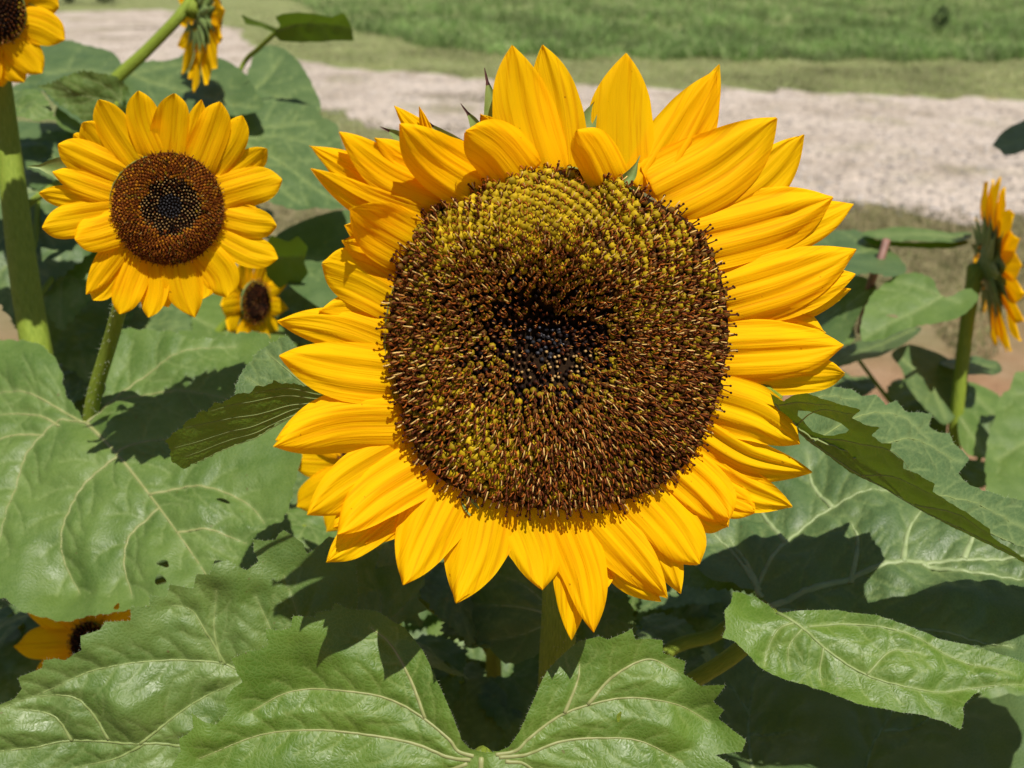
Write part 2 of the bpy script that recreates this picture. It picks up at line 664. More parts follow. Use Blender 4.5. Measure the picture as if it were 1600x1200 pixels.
def add_leaf(parent, data, mat=M_LEAF, vmat=M_VEIN, label=None):
    P3, Fc, uv, vein, vt, hb = data
    org = np.array(parent.location)
    o = mesh_obj('leaf', P3, Fc, mat, parent, origin=org, uv=uv, attrs={'vein': vein})
    if label:
        o['label'] = label
    if vt.V:
        vt.build('leaf_vein', vmat, o, origin=org)
    if hb.V:
        hb.build('leaf_hair', M_HAIR, o, origin=org)
    return o


def plane_surf(anchors, bumps=(), up=None):
    """plane through three (px,py,depth) anchors; 1/depth is linear in the picture"""
    A = np.array([[1, a[0], a[1]] for a in anchors], float)
    co = np.linalg.solve(A, np.array([1 / a[2] for a in anchors]))
    p = [at(*a) for a in anchors]
    N = unit(np.cross(p[1] - p[0], p[2] - p[0]))
    if np.dot(N, CAM - p[0]) < 0:
        N = -N

    def surf(P):
        P = np.atleast_2d(P)
        inv = np.maximum(co[0] + P @ co[1:], .2)
        d = 1 / inv
        X = CAM + rays(P) * d[:, None]
        for (bx, by, br, ba) in bumps:
            g = ba * np.exp(-(((P - (bx, by)) ** 2).sum(1)) / br ** 2)
            X = X + N * g[:, None]
        return X, np.broadcast_to(N, X.shape)
    surf.N = N
    return surf


def traced_leaf(parent, outline, veins, anchors, smooth=True, teeth=0, tooth_len=30, spacing=4.0, mat=M_LEAF, vmat=M_VEIN, bumps=(), label=None, seed=1, jitter=0.0, bstep=None, petiole=None, pet_r=.003, **k):
    surf = plane_surf(anchors, bumps)
    d = np.mean([a[2] for a in anchors])
    ol = densify(outline, bstep or spacing * .9, smooth, teeth, tooth_len, seed, jitter)
    data = leaf_mesh(ol, veins, surf, spacing, d / F_PX, seed=seed, **k)
    o = add_leaf(parent, data, mat, vmat, label)
    if petiole is not None:
        V, Fs, uv = tube(catmull(np.array(petiole), 24), np.linspace(pet_r, pet_r * 1.25, 24), 10, .05)
        pt = mesh_obj('leaf_stalk', V, Fs, M_STEM, o, origin=np.array(parent.location), uv=uv)
    return o


HEART = [(0, 0), (-.07, .08), (-.10, .20), (-.05, .34), (.08, .44), (.25, .47), (.42, .43), (.60, .33), (.78, .19), (.91, .07), (1, 0)]


def heart_outline(w=1.0, seed=0):
    r = random.Random(seed)
    a = [(x, y * w * r.uniform(.93, 1.07)) for x, y in HEART]
    b = [(x, -y * w * r.uniform(.93, 1.07)) for x, y in HEART[1:-1]]
    return np.array(a + b[::-1])


HV = [[(0, 0), (.3, .01), (.65, -.01), (.97, 0)], [(0, 0), (.08, .14), (.24, .28), (.48, .35)], [(0, 0), (.08, -.14), (.24, -.28), (.48, -.35)],
      [(0, 0), (.0, .13), (.02, .30)], [(0, 0), (.0, -.13), (.02, -.30)],
      [(.28, 0), (.42, .13), (.62, .22)], [(.33, 0), (.47, -.13), (.66, -.21)], [(.52, 0), (.64, .09), (.80, .12)], [(.57, 0), (.69, -.09), (.84, -.11)]]


def heart_leaf(parent, base, tip, width=1.0, up=(0, -.25, 1), droop=.12, fold=.10, curl=0.0, spacing=.022, mat=M_LEAF, seed=1, stalk_to=None, stalk_r=.0022, vmat=M_VEIN, label=None, tubes=True, teeth=.03, wave=.02):
    base, tip = np.asarray(base, float), np.asarray(tip, float)
    L = np.linalg.norm(tip - base)
    D = (tip - base) / L
    up = unit(up)
    N = unit(up - D * np.dot(up, D))
    S = np.cross(N, D)

    def surf(P):
        u, v = P[:, 0], P[:, 1]
        hgt = droop * 4 * u * (1 - u) * .5 - droop * .3 * v ** 2 * 4 + fold * np.abs(v) + curl * v * np.maximum(u, 0)
        X = base + L * (u[:, None] * D + v[:, None] * S + hgt[:, None] * N)
        dv = (fold * np.sign(v) - droop * 2.4 * v)
        nn = N - S * dv[:, None] * .8
        return X, unit_vec(nn)
    ol = densify(heart_outline(width, seed), .02, True, teeth, .075, seed)
    hv = [[(x, y * width) for x, y in v] for v in HV]
    data = leaf_mesh(ol, hv, surf, spacing, L, a1=.022 * L, a2=.006 * L, sig1=.08, sig2=.03, w1=.010, w2=.007, br_step=.13, br_len=.16,
                     seed=seed, vein_r=.0065 * L, wave=wave * L, wave_scale=.42, tubes=tubes)
    o = add_leaf(parent, data, mat, vmat, label)
    if stalk_to is not None:
        st = np.asarray(stalk_to, float)
        mid = (st + base) / 2 + np.array([0, 0, -.01])
        V, Fs, uv = tube(catmull([base + D * .003, mid, st], 16), np.linspace(stalk_r, stalk_r * 1.4, 16), 8, .05)
        mesh_obj('leaf_stalk', V, Fs, M_STEM, o, origin=np.array(parent.location), uv=uv)
    return o


def add_stem(parent, pts, radii, seg=14, hair=0, mat=M_STEM, n=60, hair_len=.0022):
    n = max(n, 140)
    P, kn = chord_spline(pts, n)
    R = np.interp(np.linspace(0, 1, n), kn if len(kn) == len(radii) else np.linspace(0, 1, len(radii)), radii)
    P = P + np.stack([np.sin(np.linspace(0, 9, n)) * .0006, np.cos(np.linspace(0, 7, n)) * .0006, np.zeros(n)], 1)
    V, Fs, uv = tube(P, R, max(seg, 16), .035)
    org = np.array(parent.location)
    o = mesh_obj('stem', V, Fs, mat, parent, origin=org, uv=uv)
    if hair:
        T = unit_vec(np.gradient(P, axis=0))
        i = RNG.integers(0, n, hair)
        t = T[i]
        rnd = unit_vec(np.cross(t, RNG.normal(size=(hair, 3))))
        b = P[i] + t * RNG.uniform(-.5, .5, (hair, 1)) * np.linalg.norm(P[1] - P[0]) + rnd * R[i][:, None] * .97
        e = b + rnd * RNG.uniform(.4, 1, (hair, 1)) * hair_len + RNG.normal(0, .0003, (hair, 3))
        sd_ = np.cross(t, rnd) * .00016
        Vh = np.stack([b - sd_, b + sd_, e], 1).reshape(-1, 3)
        mesh_obj('stem_hair', Vh, np.arange(len(Vh)).reshape(-1, 3), M_HAIR, o, origin=org)
    return o


# ------------------------------------------------------------------ flower head engine
POINTED = ([0, .12, .28, .45, .62, .78, .88, .95, 1], [.52, .72, .92, 1, .97, .77, .52, .26, .02])
BLUNT = ([0, .12, .28, .45, .62, .78, .88, .95, 1], [.55, .76, .94, 1, 1, .91, .74, .48, .06])


def make_plane_map(O, n):
    """picture point + height over the head plane -> world point"""
    def pm(P, h):
        r = rays(P)
        k = ((O - CAM) @ n + h) / (r @ n)
        return CAM + r * k[:, None]
    return pm


def petal_grid(path2, width, prof, pm, h0, cup, trans, amp, seed, nt=34, ns=19, tip_rag=0.0, px_m=3e-4, cup_pow=1.6, wob=1.0):
    r = np.random.default_rng(seed)
    C = catmull(path2, nt)
    T = np.gradient(C, axis=0)
    T /= np.linalg.norm(T, axis=1)[:, None] + 1e-9
    Nn = np.stack([-T[:, 1], T[:, 0]], 1)
    t = np.linspace(0, 1, nt)
    tt = t + .0
    f = np.interp(tt, *prof)
    for _ in range(2):
        f = np.concatenate([[f[0]], (f[:-2] + 2 * f[1:-1] + f[2:]) / 4, [f[-1]]])
    s = np.linspace(-1, 1, ns)
    asym = r.uniform(-.10, .10)
    wl = f * width / 2 * (1 + asym * np.sin(t * math.pi) + .035 * np.sin(t * r.uniform(6, 11) + r.uniform(0, 6)))
    wr = f * width / 2 * (1 - asym * np.sin(t * math.pi) + .035 * np.sin(t * r.uniform(6, 11) + r.uniform(0, 6)))
    W = np.where(s[None, :] < 0, wl[:, None], wr[:, None])
    P2 = C[:, None, :] + Nn[:, None, :] * (s[None, :] * W)[..., None]
    if tip_rag:
        rag = r.uniform(-1, .3, ns) * tip_rag
        P2 = P2 + T[:, None, :] * (np.maximum(t - .8, 0)[:, None] * 5 * rag[None, :])[..., None]
    S, TT = np.meshgrid(s, t)
    win = np.clip(np.minimum(TT / .12, (1.02 - TT) / .25), 0, 1)
    ph = r.uniform(0, 6.28, 4)
    k1, k2 = r.uniform(2.2, 3.2), r.uniform(5.5, 8)
    skew = r.uniform(-.5, .5)
    sw = S + skew * S * (1 - np.abs(S)) * TT
    ridge = amp * (np.cos(math.pi * sw * k1 + ph[0]) + .42 * np.cos(math.pi * sw * k2 + ph[1])) * win
    chan = -amp * .9 * np.exp(-(S / .16) ** 2) * win
    wav = wob * .0011 * np.sin(TT * r.uniform(4, 8) + ph[2]) * S + wob * .0012 * np.sin(TT * r.uniform(5, 9) + ph[3]) * S ** 2
    tw = r.uniform(-.0035, .0035) * wob
    h = h0 + cup * TT ** cup_pow + trans * S ** 2 * np.minimum(1, TT * 3) + ridge + chan + wav * win + tw * S * TT
    V = pm(P2.reshape(-1, 2), h.ravel())
    i = np.arange(nt - 1)[:, None] * ns
    j = np.arange(ns - 1)[None, :]
    Fq = np.stack([i + j, i + j + 1, i + ns + j + 1, i + ns + j], -1).reshape(-1, 4)
    uv = np.stack([(S * W / (width / 2) * .5 + .5).ravel(), TT.ravel()], 1)
    return V, Fq, uv


def orient(V, Fq, n):
    a = np.cross(V[Fq[:, 1]] - V[Fq[:, 0]], V[Fq[:, 2]] - V[Fq[:, 0]]).sum(0)
    return Fq if np.dot(a, n) > 0 else Fq[:, ::-1]


def ico(seg=6, ring=4):
    th = np.linspace(0, math.pi, ring + 1)
    ph = np.linspace(0, 2 * math.pi, seg, endpoint=False)
    V = np.array([[math.sin(a) * math.cos(b), math.sin(a) * math.sin(b), math.cos(a)] for a in th[1:-1] for b in ph] + [[0, 0, 1], [0, 0, -1]])
    n = ring - 1
    T = []
    for i in range(n - 1):
        for j in range(seg):
            k = (j + 1) % seg
            T += [(i * seg + j, (i + 1) * seg + j, (i + 1) * seg + k), (i * seg + j, (i + 1) * seg + k, i * seg + k)]
    top, bot = n * seg, n * seg + 1
    for j in range(seg):
        k = (j + 1) % seg
        T += [(top, j, k), (bot, (n - 1) * seg + k, (n - 1) * seg + j)]
    return V, np.array(T)


ICO = ico(7, 5)
ICO_S = ico(5, 3)


def rod(p, q, r0, r1, seg=4):
    V, Fs, _ = tube(np.array([p, p * .5 + q * .5, q]), [r0, (r0 + r1) / 2, r1], seg)
    return V, Fs


def floret_into(bag, p, nrm, rad, s, kind, r, dim=1.0):
    """one disc floret at p; nrm surface normal, rad outward direction in the disc, s floret spacing (m)"""
    nrm = unit(nrm)
    rad = unit(rad - nrm * np.dot(rad, nrm))
    tan = np.cross(nrm, rad)

    def L(x, y, z):
        return p + s * (x * rad + y * tan + z * nrm)

    def ball(c, a, b, col, base=ICO):
        V = base[0] * np.array([a, a, b]) * s
        bag.add(c + V[:, :1] * rad + V[:, 1:2] * tan + V[:, 2:3] * nrm, base[1], np.array(col) * r.uniform(.75, 1.2) * dim)

    def arm(pts, rr, col, seg=4):
        P = catmull([L(*q) for q in pts], 6)
        V, Fs, _ = tube(P, np.linspace(rr, rr * .7, 6) * s, seg)
        bag.add(V, Fs, np.array(col) * r.uniform(.7, 1.25) * dim)

    yel = (.50, .34, .008)
    olive = (.30, .20, .008)
    brown = (.125, .028, .006)
    rust = (.36, .095, .012)
    dark = (.012, .005, .003)
    cream = (.74, .48, .15)
    if kind == 'bulb':                      # yellow cup with a curled brown style in front
        yc = np.array(yel) * r.uniform(.7, 1.15)
        ball(L(-.06, 0, .20), .50, .50, yc)
        ball(L(.30, .20, .40), .20, .16, yc * .9, ICO_S)
        ball(L(.30, -.20, .40), .20, .16, yc * .9, ICO_S)
        ball(L(.05, 0, .60), .15, .10, brown, ICO_S)
        ph = r.uniform(-.6, .6)
        for sg in (-1, 1):
            if r.random() < .85:
                arm([(.05, .02 * sg, .5), (.12 + ph * .1, .10 * sg, .88), (.32 + .1 * sg, .22 * sg, .92), (.44, .36 * sg, .62)], .065, rust if r.random() < .65 else brown)
        if r.random() < .25:
            arm([(.05, .0, .5), (.2, ph * .3, .85), (.42, ph * .5, .98)], .07, cream)
    elif kind == 'open':                    # dark anther column leaning outward, cream rod with a dark knob
        ball(L(0, 0, .05), .44, .42, olive if r.random() < .45 else (.15, .065, .008))
        lean = r.uniform(.25, .75)
        y = r.uniform(-.25, .25)
        arm([(0, 0, .2), (lean * .3, y * .4, .7), (lean * .8, y, 1.10)], .11, brown, 5)
        ball(L(lean * .85, y, 1.12), .15, .15, brown, ICO_S)
        if r.random() < .62:
            y2 = r.uniform(-.35, .35)
            l2 = r.uniform(.35, .95)
            arm([(.05, y2 * .5, .7), (.05 + l2 * .45, y2 * .7, .96), (.05 + l2, y2, 1.14)], .082, cream if r.random() < .62 else (.45, .20, .05))
            ball(L(.1 + l2 * 1.08, y2, 1.17), .11, .11, brown, ICO_S)
        for sg in (-1, 1):
            if r.random() < .85:
                q = r.uniform(-.25, .25)
                arm([(q, .1 * sg, .5), (q + .1, .25 * sg, .95), (q + .32, .36 * sg, 1.02), (q + .42, .30 * sg, .72)], .075, rust if r.random() < .6 else (.42, .16, .02) if r.random() < .4 else brown)
        if r.random() < .4:
            for k in range(2):
                a = r.uniform(0, 6.28)
                ball(L(.36 * math.cos(a), .36 * math.sin(a), .42), .17, .12, yel if r.random() < .5 else olive, ICO_S)
    elif kind == 'rim':                     # long dark stalks with knobs at the edge
        for q in range(2):
            y = r.uniform(-.4, .4)
            l = r.uniform(.35, .85)
            z = r.uniform(.45, 1.15)
            arm([(0, y * .4, .1), (l * .5, y * .8, z * .8), (l, y, z)], .08, brown, 4)
            ball(L(l * 1.04, y, z + .03), .15, .15, (.055, .013, .005), ICO_S)
        if r.random() < .3:
            arm([(.1, 0, .5), (.4, .1, .8), (.7, .1, .95)], .08, cream)
        ball(L(-.05, 0, .05), .42, .4, (.15, .07, .008))
    elif kind == 'rust':                    # curled rusty styles (young flower)
        ball(L(0, 0, .1), .46, .5, (.26, .075, .006) if r.random() < .65 else (.50, .20, .008))
        for q in range(2):
            y = r.uniform(-.35, .35)
            l = r.uniform(.1, .6)
            arm([(0, y * .4, .3), (l * .4, y * .7, .9), (l, y, 1.2), (l + .25, y * 1.3, 1.0)], .11, (.16, .030, .005) if r.random() < .6 else (.34, .10, .010))
            if r.random() < .4:
                ball(L(l + .1, y, 1.2), .13, .12, (.09, .018, .005), ICO_S)
    elif kind == 'bud':                     # closed dark bud with a point
        ball(L(0, 0, .1), .40, .70, dark if r.random() < .75 else (.04, .012, .005), ICO_S)
        for q in range(2):
            if r.random() < .5:
                y = r.uniform(-.4, .4)
                arm([(0, y * .3, .5), (.12, y, .85), (.36, y * 1.2, .80)], .075, rust if r.random() < .7 else (.45, .22, .06))
        if r.random() < .5:
            arm([(0, 0, .4), (.1, r.uniform(-.2, .2), .8), (.25, r.uniform(-.3, .3), 1.0)], .12, brown, 5)
    elif kind == 'tan':                     # tan-tipped bud
        ball(L(0, 0, 0), .40, .55, (.035, .018, .008), ICO_S)
        ball(L(.05, 0, .50), .27, .22, (.50, .31, .11) if r.random() < .8 else (.10, .05, .02), ICO_S)
    elif kind == 'grey':
        ball(L(0, 0, .05), .42, .5, (.030, .029, .033), ICO_S)
        if r.random() < .6:
            ball(L(.1, r.uniform(-.2, .2), .52), .17, .12, (.15, .14, .15), ICO_S)


def bract_into(name, parent, pts2, width, pm, h, org, tip=True, n=None):
    """green pointed bract with a dark hooked tip, from picture points"""
    nt, ns = 22, 7
    C = catmull(pts2, nt)
    T = np.gradient(C, axis=0)
    T /= np.linalg.norm(T, axis=1)[:, None] + 1e-9
    Nn = np.stack([-T[:, 1], T[:, 0]], 1)
    t = np.linspace(0, 1, nt)
    f = np.interp(t, [0, .2, .45, .65, .8, .9, 1], [.9, 1, .85, .5, .16, .12, .04])
    s = np.linspace(-1, 1, ns)
    P2 = C[:, None] + Nn[:, None] * (s[None, :] * f[:, None] * width / 2)[..., None]
    S, TT = np.meshgrid(s, t)
    hh = h + .0035 * S ** 2 * (1 - TT) + .002 * TT
    V = pm(P2.reshape(-1, 2), hh.ravel())
    i = np.arange(nt - 1)[:, None] * ns
    j = np.arange(ns - 1)[None, :]
    Fq = np.stack([i + j, i + j + 1, i + ns + j + 1, i + ns + j], -1).reshape(-1, 4)
    if n is not None:
        Fq = orient(V, Fq, n)
    o = mesh_obj(name, V, Fq, [M_BRACT, M_BRACT_TIP], parent, origin=org, uv=np.stack([S.ravel(), TT.ravel()], 1))
    if tip:
        k = (Fq.min(1) // ns) >= int(nt * .74)
        o.data.polygons.foreach_set('material_index', k.astype(np.int32))
    return o


def local_map(O, n, upv=(0, 0, 1)):
    """head-local plane: 2D metres -> world (for heads that are not traced)"""
    n = unit(n)
    X = unit(np.cross(upv, n))
    Y = np.cross(n, X)

    def pm(P, h):
        P = np.atleast_2d(P)
        return O + P[:, :1] * X + P[:, 1:2] * Y + np.reshape(h, (-1, 1)) * n
    return pm


def generic_head(parent, O, n, R, Rp, npet, nflor, seed, cup=.15, inner=.45, style='rust', pet_w=.42, droop=0.0, back=True):
    """flower head of disc radius R and petal reach Rp"""
    n = unit(n)
    org = np.array(parent.location)
    pm = local_map(O, n)
    r = random.Random(seed)
    rg, th = np.linspace(0, 1, 9), np.linspace(0, 2 * math.pi, 28, endpoint=False)
    prof = lambda q: R * (.22 * (1 - q ** 3) - .16 * np.exp(-(q / .3) ** 2))
    P2 = np.array([[R * q * math.cos(a), R * q * math.sin(a)] for q in rg for a in th])
    hh = prof(np.repeat(rg, 28))
    V = pm(P2, hh)
    i = np.arange(8)[:, None] * 28
    j = np.arange(28)[None, :]
    k = (j + 1) % 28
    Fq = np.stack([i + j, i + 28 + j, i + 28 + k, i + k], -1).reshape(-1, 4)
    head = mesh_obj('flower_head', V, orient(V, Fq, n), M_DISC, parent, origin=org)
    receptacle(head, pm, O, n, R, org)
    bag = Bag()
    ga = math.pi * (3 - 5 ** .5)
    for q in range(nflor):
        f = math.sqrt((q + .5) / nflor)
        a = q * ga
        x, y = R * f * math.cos(a), R * f * math.sin(a)
        p = pm([(x, y)], [prof(f)])[0]
        rad = unit(pm([(math.cos(a), math.sin(a))], [0])[0] - O)
        nn = n + rad * (.15 + .75 * f ** 3)
        s = R * 1.75 / math.sqrt(nflor)
        kd = style if f > inner else ('tan' if f > inner * .5 else 'grey')
        if style == 'dark':
            kd = 'open' if f > .86 else 'bud'
        floret_into(bag, p, nn, rad, s, kd, r)
    fo = bag.build('disc_floret', M_FLORET, head, origin=org)
    fo['kind'] = 'stuff'
    for q in range(npet):
        a = 2 * math.pi * (q + r.uniform(-.22, .22)) / npet
        lay = q % 2
        ln = (Rp - R) * r.uniform(.86, 1.06)
        b = np.array([math.cos(a), math.sin(a)])
        side = np.array([-b[1], b[0]]) * r.uniform(-.12, .12) * ln
        pts = [b * R * .9, b * (R + ln * .5) + side * .5, b * (R + ln) + side]
        V, Fq, uv = petal_grid(pts, pet_w * ln * r.uniform(.85, 1.1), BLUNT if r.random() < .3 else POINTED, pm, -.003 - .003 * lay, cup * ln * r.uniform(.5, 1.3) - droop * ln, -.002, .0004, seed * 100 + q, 22, 11, wob=.7)
        mesh_obj('petal', V, orient(V, Fq, n), M_PETAL, head, origin=org, uv=uv)
    if back:
        for q in range(26):
            a = 2 * math.pi * (q + r.uniform(-.3, .3)) / 13
            b = np.array([math.cos(a), math.sin(a)])
            bract_into('bract', head, [b * R * .62, b * R * 1.1, b * R * r.uniform(1.4, 1.75)], R * .42, pm, -.009 - .007 * (q > 12), org, False, n)
    return head


def receptacle(head, pm, O, n, R, org, mat=None):
    """green back of the head, from the rim to the stalk"""
    prof = [(1.0, -.0035), (1.02, -.008), (.86, -.017), (.6, -.025), (.32, -.031), (.16, -.040)]
    sc = R / .08
    th = np.linspace(0, 2 * math.pi, 32, endpoint=False)
    X = unit(np.cross((0, 0, 1), n)) if abs(n[2]) < .95 else np.array([1.0, 0, 0])
    Y = np.cross(n, X)
    V = np.array([O + R * q * (math.cos(a) * X + math.sin(a) * Y) + n * z * sc for q, z in prof for a in th])
    i = np.arange(len(prof) - 1)[:, None] * 32
    j = np.arange(32)[None, :]
    k = (j + 1) % 32
    Fq = np.stack([i + j, i + k, i + 32 + k, i + 32 + j], -1).reshape(-1, 4)
    return mesh_obj('receptacle', V, Fq, M_BRACT, head, origin=org, uv=np.zeros((len(V), 2)))


# ------------------------------------------------------------------ ground, road, grass
def sheet(name, poly, z, mat, sub=0):
    V = np.array([(x, y, z) for x, y in poly])
    o = mesh_obj(name, V, np.arange(len(V))[None, :], mat, None, smooth=False)
    o['kind'] = 'structure'
    return o


def mat_ground():
    n = NT('soil_and_turf')
    g = n.n('ShaderNodeNewGeometry').outputs['Position']
    sp = n.n('ShaderNodeSeparateXYZ')
    n.l(g, sp.inputs[0])
    wob = n.noise(g, .9, 4)
    y = n.math('ADD', sp.outputs[1], n.math('MULTIPLY', n.math('SUBTRACT', wob, .5), 2.2))
    soil = n.ramp(n.noise(g, 3.0, 8, .65), [(.25, (.16, .085, .040)), (.5, (.34, .20, .11)), (.72, (.46, .31, .20))])
    straw = n.ramp(n.noise(g, 14.0, 8, .75), [(.25, (.13, .125, .045)), (.5, (.23, .20, .10)), (.8, (.33, .28, .17))])
    turf = n.ramp(n.noise(g, 4.0, 9, .72), [(.25, (.15, .185, .06)), (.5, (.215, .24, .095)), (.72, (.27, .265, .14))])
    a = n.n('ShaderNodeMapRange')
    n.l(y, a.inputs[0])
    a.inputs[1].default_value, a.inputs[2].default_value = 3.0, 4.0
    b = n.n('ShaderNodeMapRange')
    n.l(y, b.inputs[0])
    b.inputs[1].default_value, b.inputs[2].default_value = 6.5, 8.5
    col = n.mix(b.outputs[0], n.mix(a.outputs[0], soil, straw), turf)
    h = n.noise(g, 30, 8, .7)
    p = n.pbsdf(col, .9, .1, n.bump(h, .9, .03))
    return n.finish(p.outputs[0])


def mat_gravel():
    n = NT('gravel')
    g = n.n('ShaderNodeNewGeometry').outputs['Position']
    big = n.ramp(n.noise(g, 1.3, 6, .65), [(.30, (.27, .225, .165)), (.45, (.44, .37, .305)), (.72, (.57, .49, .42))])
    v = n.n('ShaderNodeTexVoronoi')
    v.inputs['Scale'].default_value = 26
    n.l(g, v.inputs['Vector'])
    st = n.ramp(v.outputs['Color'], [(.1, (.62, .62, .62)), (.6, (1, 1, 1)), (.95, (1.18, 1.15, 1.12))])
    col = n.mix(1.0, big, st, 'MULTIPLY')
    grass = n.ramp(n.noise(g, .75, 7, .7), [(.53, (0, 0, 0)), (.68, (.6, .6, .6))])
    col = n.mix(grass, col, (.20, .19, .085))
    h = n.math('ADD', n.math('MULTIPLY', v.outputs['Distance'], -1.0), n.noise(g, 9, 6, .7))
    p = n.pbsdf(col, .9, .15, n.bump(h, .8, .035))
    return n.finish(p.outputs[0])


grd = sheet('ground', [(-300, -60), (300, -60), (300, 500), (-300, 500)], 0.0, mat_ground())
far_px = [(1750, 164), (1600, 157), (1400, 149), (1200, 142), (1000, 137), (800, 128), (700, 118), (560, 108), (470, 95), (400, 72), (365, 45), (320, 22), (250, 15), (90, 19), (-250, 30)]
near_px = [(-250, 150), (100, 130), (300, 130), (400, 145), (540, 185), (620, 207), (900, 250), (1100, 285), (1340, 328), (1600, 342), (1750, 348)]
rp = np.array([on_ground(*p)[:2] for p in far_px] + [on_ground(*p)[:2] for p in near_px])
D_ = np.linalg.norm(np.diff(np.vstack([rp, rp[:1]]), axis=0), axis=1)
rd = densify(rp, .12, False)
rd = rd + np.stack([snoise(rd, 1.4, 3), snoise(rd, .9, 4)], 1) * .14 + RNG.normal(0, .03, rd.shape)
sheet('gravel_road', rd, 0.004, mat_gravel())


def in_poly(P, poly):
    return pip(P, poly)


def blades(name, P, hmin, hmax, wid, cols, lean=.5, seed=1):
    r = np.random.default_rng(seed)
    m = len(P)
    h = r.uniform(hmin, hmax, m) * (1 + .45 * snoise(P, 1.7, seed))
    a = r.uniform(0, 2 * math.pi, m)
    side = np.stack([np.cos(a), np.sin(a), np.zeros(m)], 1) * wid * r.uniform(.6, 1.3, (m, 1))
    base = np.stack([P[:, 0], P[:, 1], np.zeros(m)], 1)
    tilt = r.normal(0, lean, (m, 2))
    d1 = np.stack([tilt[:, 0] * h * .35, tilt[:, 1] * h * .35, h * .6], 1)
    d2 = np.stack([tilt[:, 0] * h * 1.0, tilt[:, 1] * h * 1.0, h * (1 - .25 * np.hypot(*tilt.T))], 1)
    V = np.stack([base - side, base + side, base + d1 + side * .7, base + d1 - side * .7, base + d2], 1).reshape(-1, 3)
    k = np.arange(m)[:, None] * 5
    Q = np.hstack([k, k + 1, k + 2, k + 3])
    T = np.hstack([k + 3, k + 2, k + 4])
    c = np.array(cols)[r.integers(0, len(cols), m)] * r.uniform(.7, 1.25, (m, 1))
    c = c * (1 + .30 * snoise(P, 2.3, seed + 3) + .15 * snoise(P, .6, seed + 4))[:, None]
    o = mesh_obj(name, V, [T, Q], M_GRASS, None, smooth=False, cols=np.repeat(c, 5, axis=0))
    o['kind'] = 'stuff'
    return o


# mown verge beyond the road, tall grass behind it, dry verge on the near side
def scatter_px(n, fn, seed):
    r = np.random.default_rng(seed)
    out = []
    while sum(map(len, out)) < n:
        px = np.stack([r.uniform(-120, 1720, n), r.uniform(-60, 600, n)], 1)
        px = px[fn(px)]
        rr = rays(px)
        ok = rr[:, 2] < -.03
        rr = rr[ok]
        out.append((CAM + rr * (-CAM_H / rr[:, 2])[:, None])[:, :2])
    return np.vstack(out)[:n]


far_line = lambda x: np.interp(x, [p[0] for p in far_px[::-1]], [p[1] for p in far_px[::-1]])
near_line = lambda x: np.interp(x, [p[0] for p in near_px], [p[1] for p in near_px])
tall_line = lambda x: np.interp(x, [400, 470, 560, 700, 850, 1100, 1700], [-20, 12, 52, 80, 92, 95, 97])
P = scatter_px(42000, lambda p: (p[:, 1] < far_line(p[:, 0]) + 4 * np.sin(p[:, 0] * .09)) & (p[:, 1] > tall_line(p[:, 0]) - 6), 11)
o = blades('mown_grass', P, .015, .045, .006, [(.44, .44, .20), (.38, .43, .18), (.52, .48, .28)], 1.0, 2)
o['label'] = 'short mown grass strip along the far side of the gravel road'
P = scatter_px(60000, lambda p: p[:, 1] < tall_line(p[:, 0]) + 3 * np.sin(p[:, 0] * .05), 12)
o = blades('tall_grass', P, .07, .24, .012, [(.26, .40, .12), (.30, .42, .14), (.38, .44, .20), (.21, .34, .10)], .9, 3)
o['label'] = 'tall green meadow grass behind the mown strip'
P = scatter_px(34000, lambda p: (p[:, 1] > near_line(p[:, 0]) - 6 - 4 * np.sin(p[:, 0] * .11)) & (p[:, 1] < near_line(p[:, 0]) + 190 + 50 * np.sin(p[:, 0] * .03)), 13)
o = blades('dry_grass', P, .015, .055, .004, [(.34, .31, .15), (.26, .28, .11), (.46, .38, .22)], .9, 4)
o['label'] = 'thin dry grass on the near edge of the gravel road'
r_ = np.random.default_rng(5)
c_ = np.array([on_ground(690, 150)[:2], on_ground(760, 158)[:2], on_ground(850, 195)[:2], on_ground(200, 45)[:2], on_ground(185, 60)[:2], on_ground(720, 205)[:2]])
P = np.vstack([c + r_.normal(0, 1, (420, 2)) * (s, .10) for c, s in zip(c_, (.30, .25, .25, .45, .30, .35))])
o = blades('road_weeds', P, .01, .04, .004, [(.20, .20, .09), (.25, .22, .13)], .8, 6)
o['label'] = 'thin patches of weeds growing in the middle of the gravel road'

# loose stones on the road
bag = Bag()
rs = np.random.default_rng(21)
px = np.stack([rs.uniform(480, 1650, 5200), rs.uniform(110, 350, 5200)], 1)
px = px[(px[:, 1] > far_line(px[:, 0]) + 3) & (px[:, 1] < near_line(px[:, 0]) + 6)]
rr = rays(px)
gp = CAM + rr * (-CAM_H / rr[:, 2])[:, None]
for q in gp:
    s = .006 + .022 * rs.random() ** 4
    V = ICO_S[0] * np.array([s, s * rs.uniform(.6, 1.1), s * .6]) * rs.uniform(.75, 1.2, (len(ICO_S[0]), 1))
    a = rs.uniform(0, 6.28)
    V = V @ np.array([[math.cos(a), -math.sin(a), 0], [math.sin(a), math.cos(a), 0], [0, 0, 1]])
    g_ = rs.uniform(.22, .62)
    bag.add(V + (q[0], q[1], .006), ICO_S[1], np.array((g_, g_ * .9, g_ * .82)))
o = bag.build('loose_stone', mat_tint('road_stone', .85, .2, 0.0))
o['kind'] = 'stuff'
o['label'] = 'small pale loose stones scattered over the gravel road'


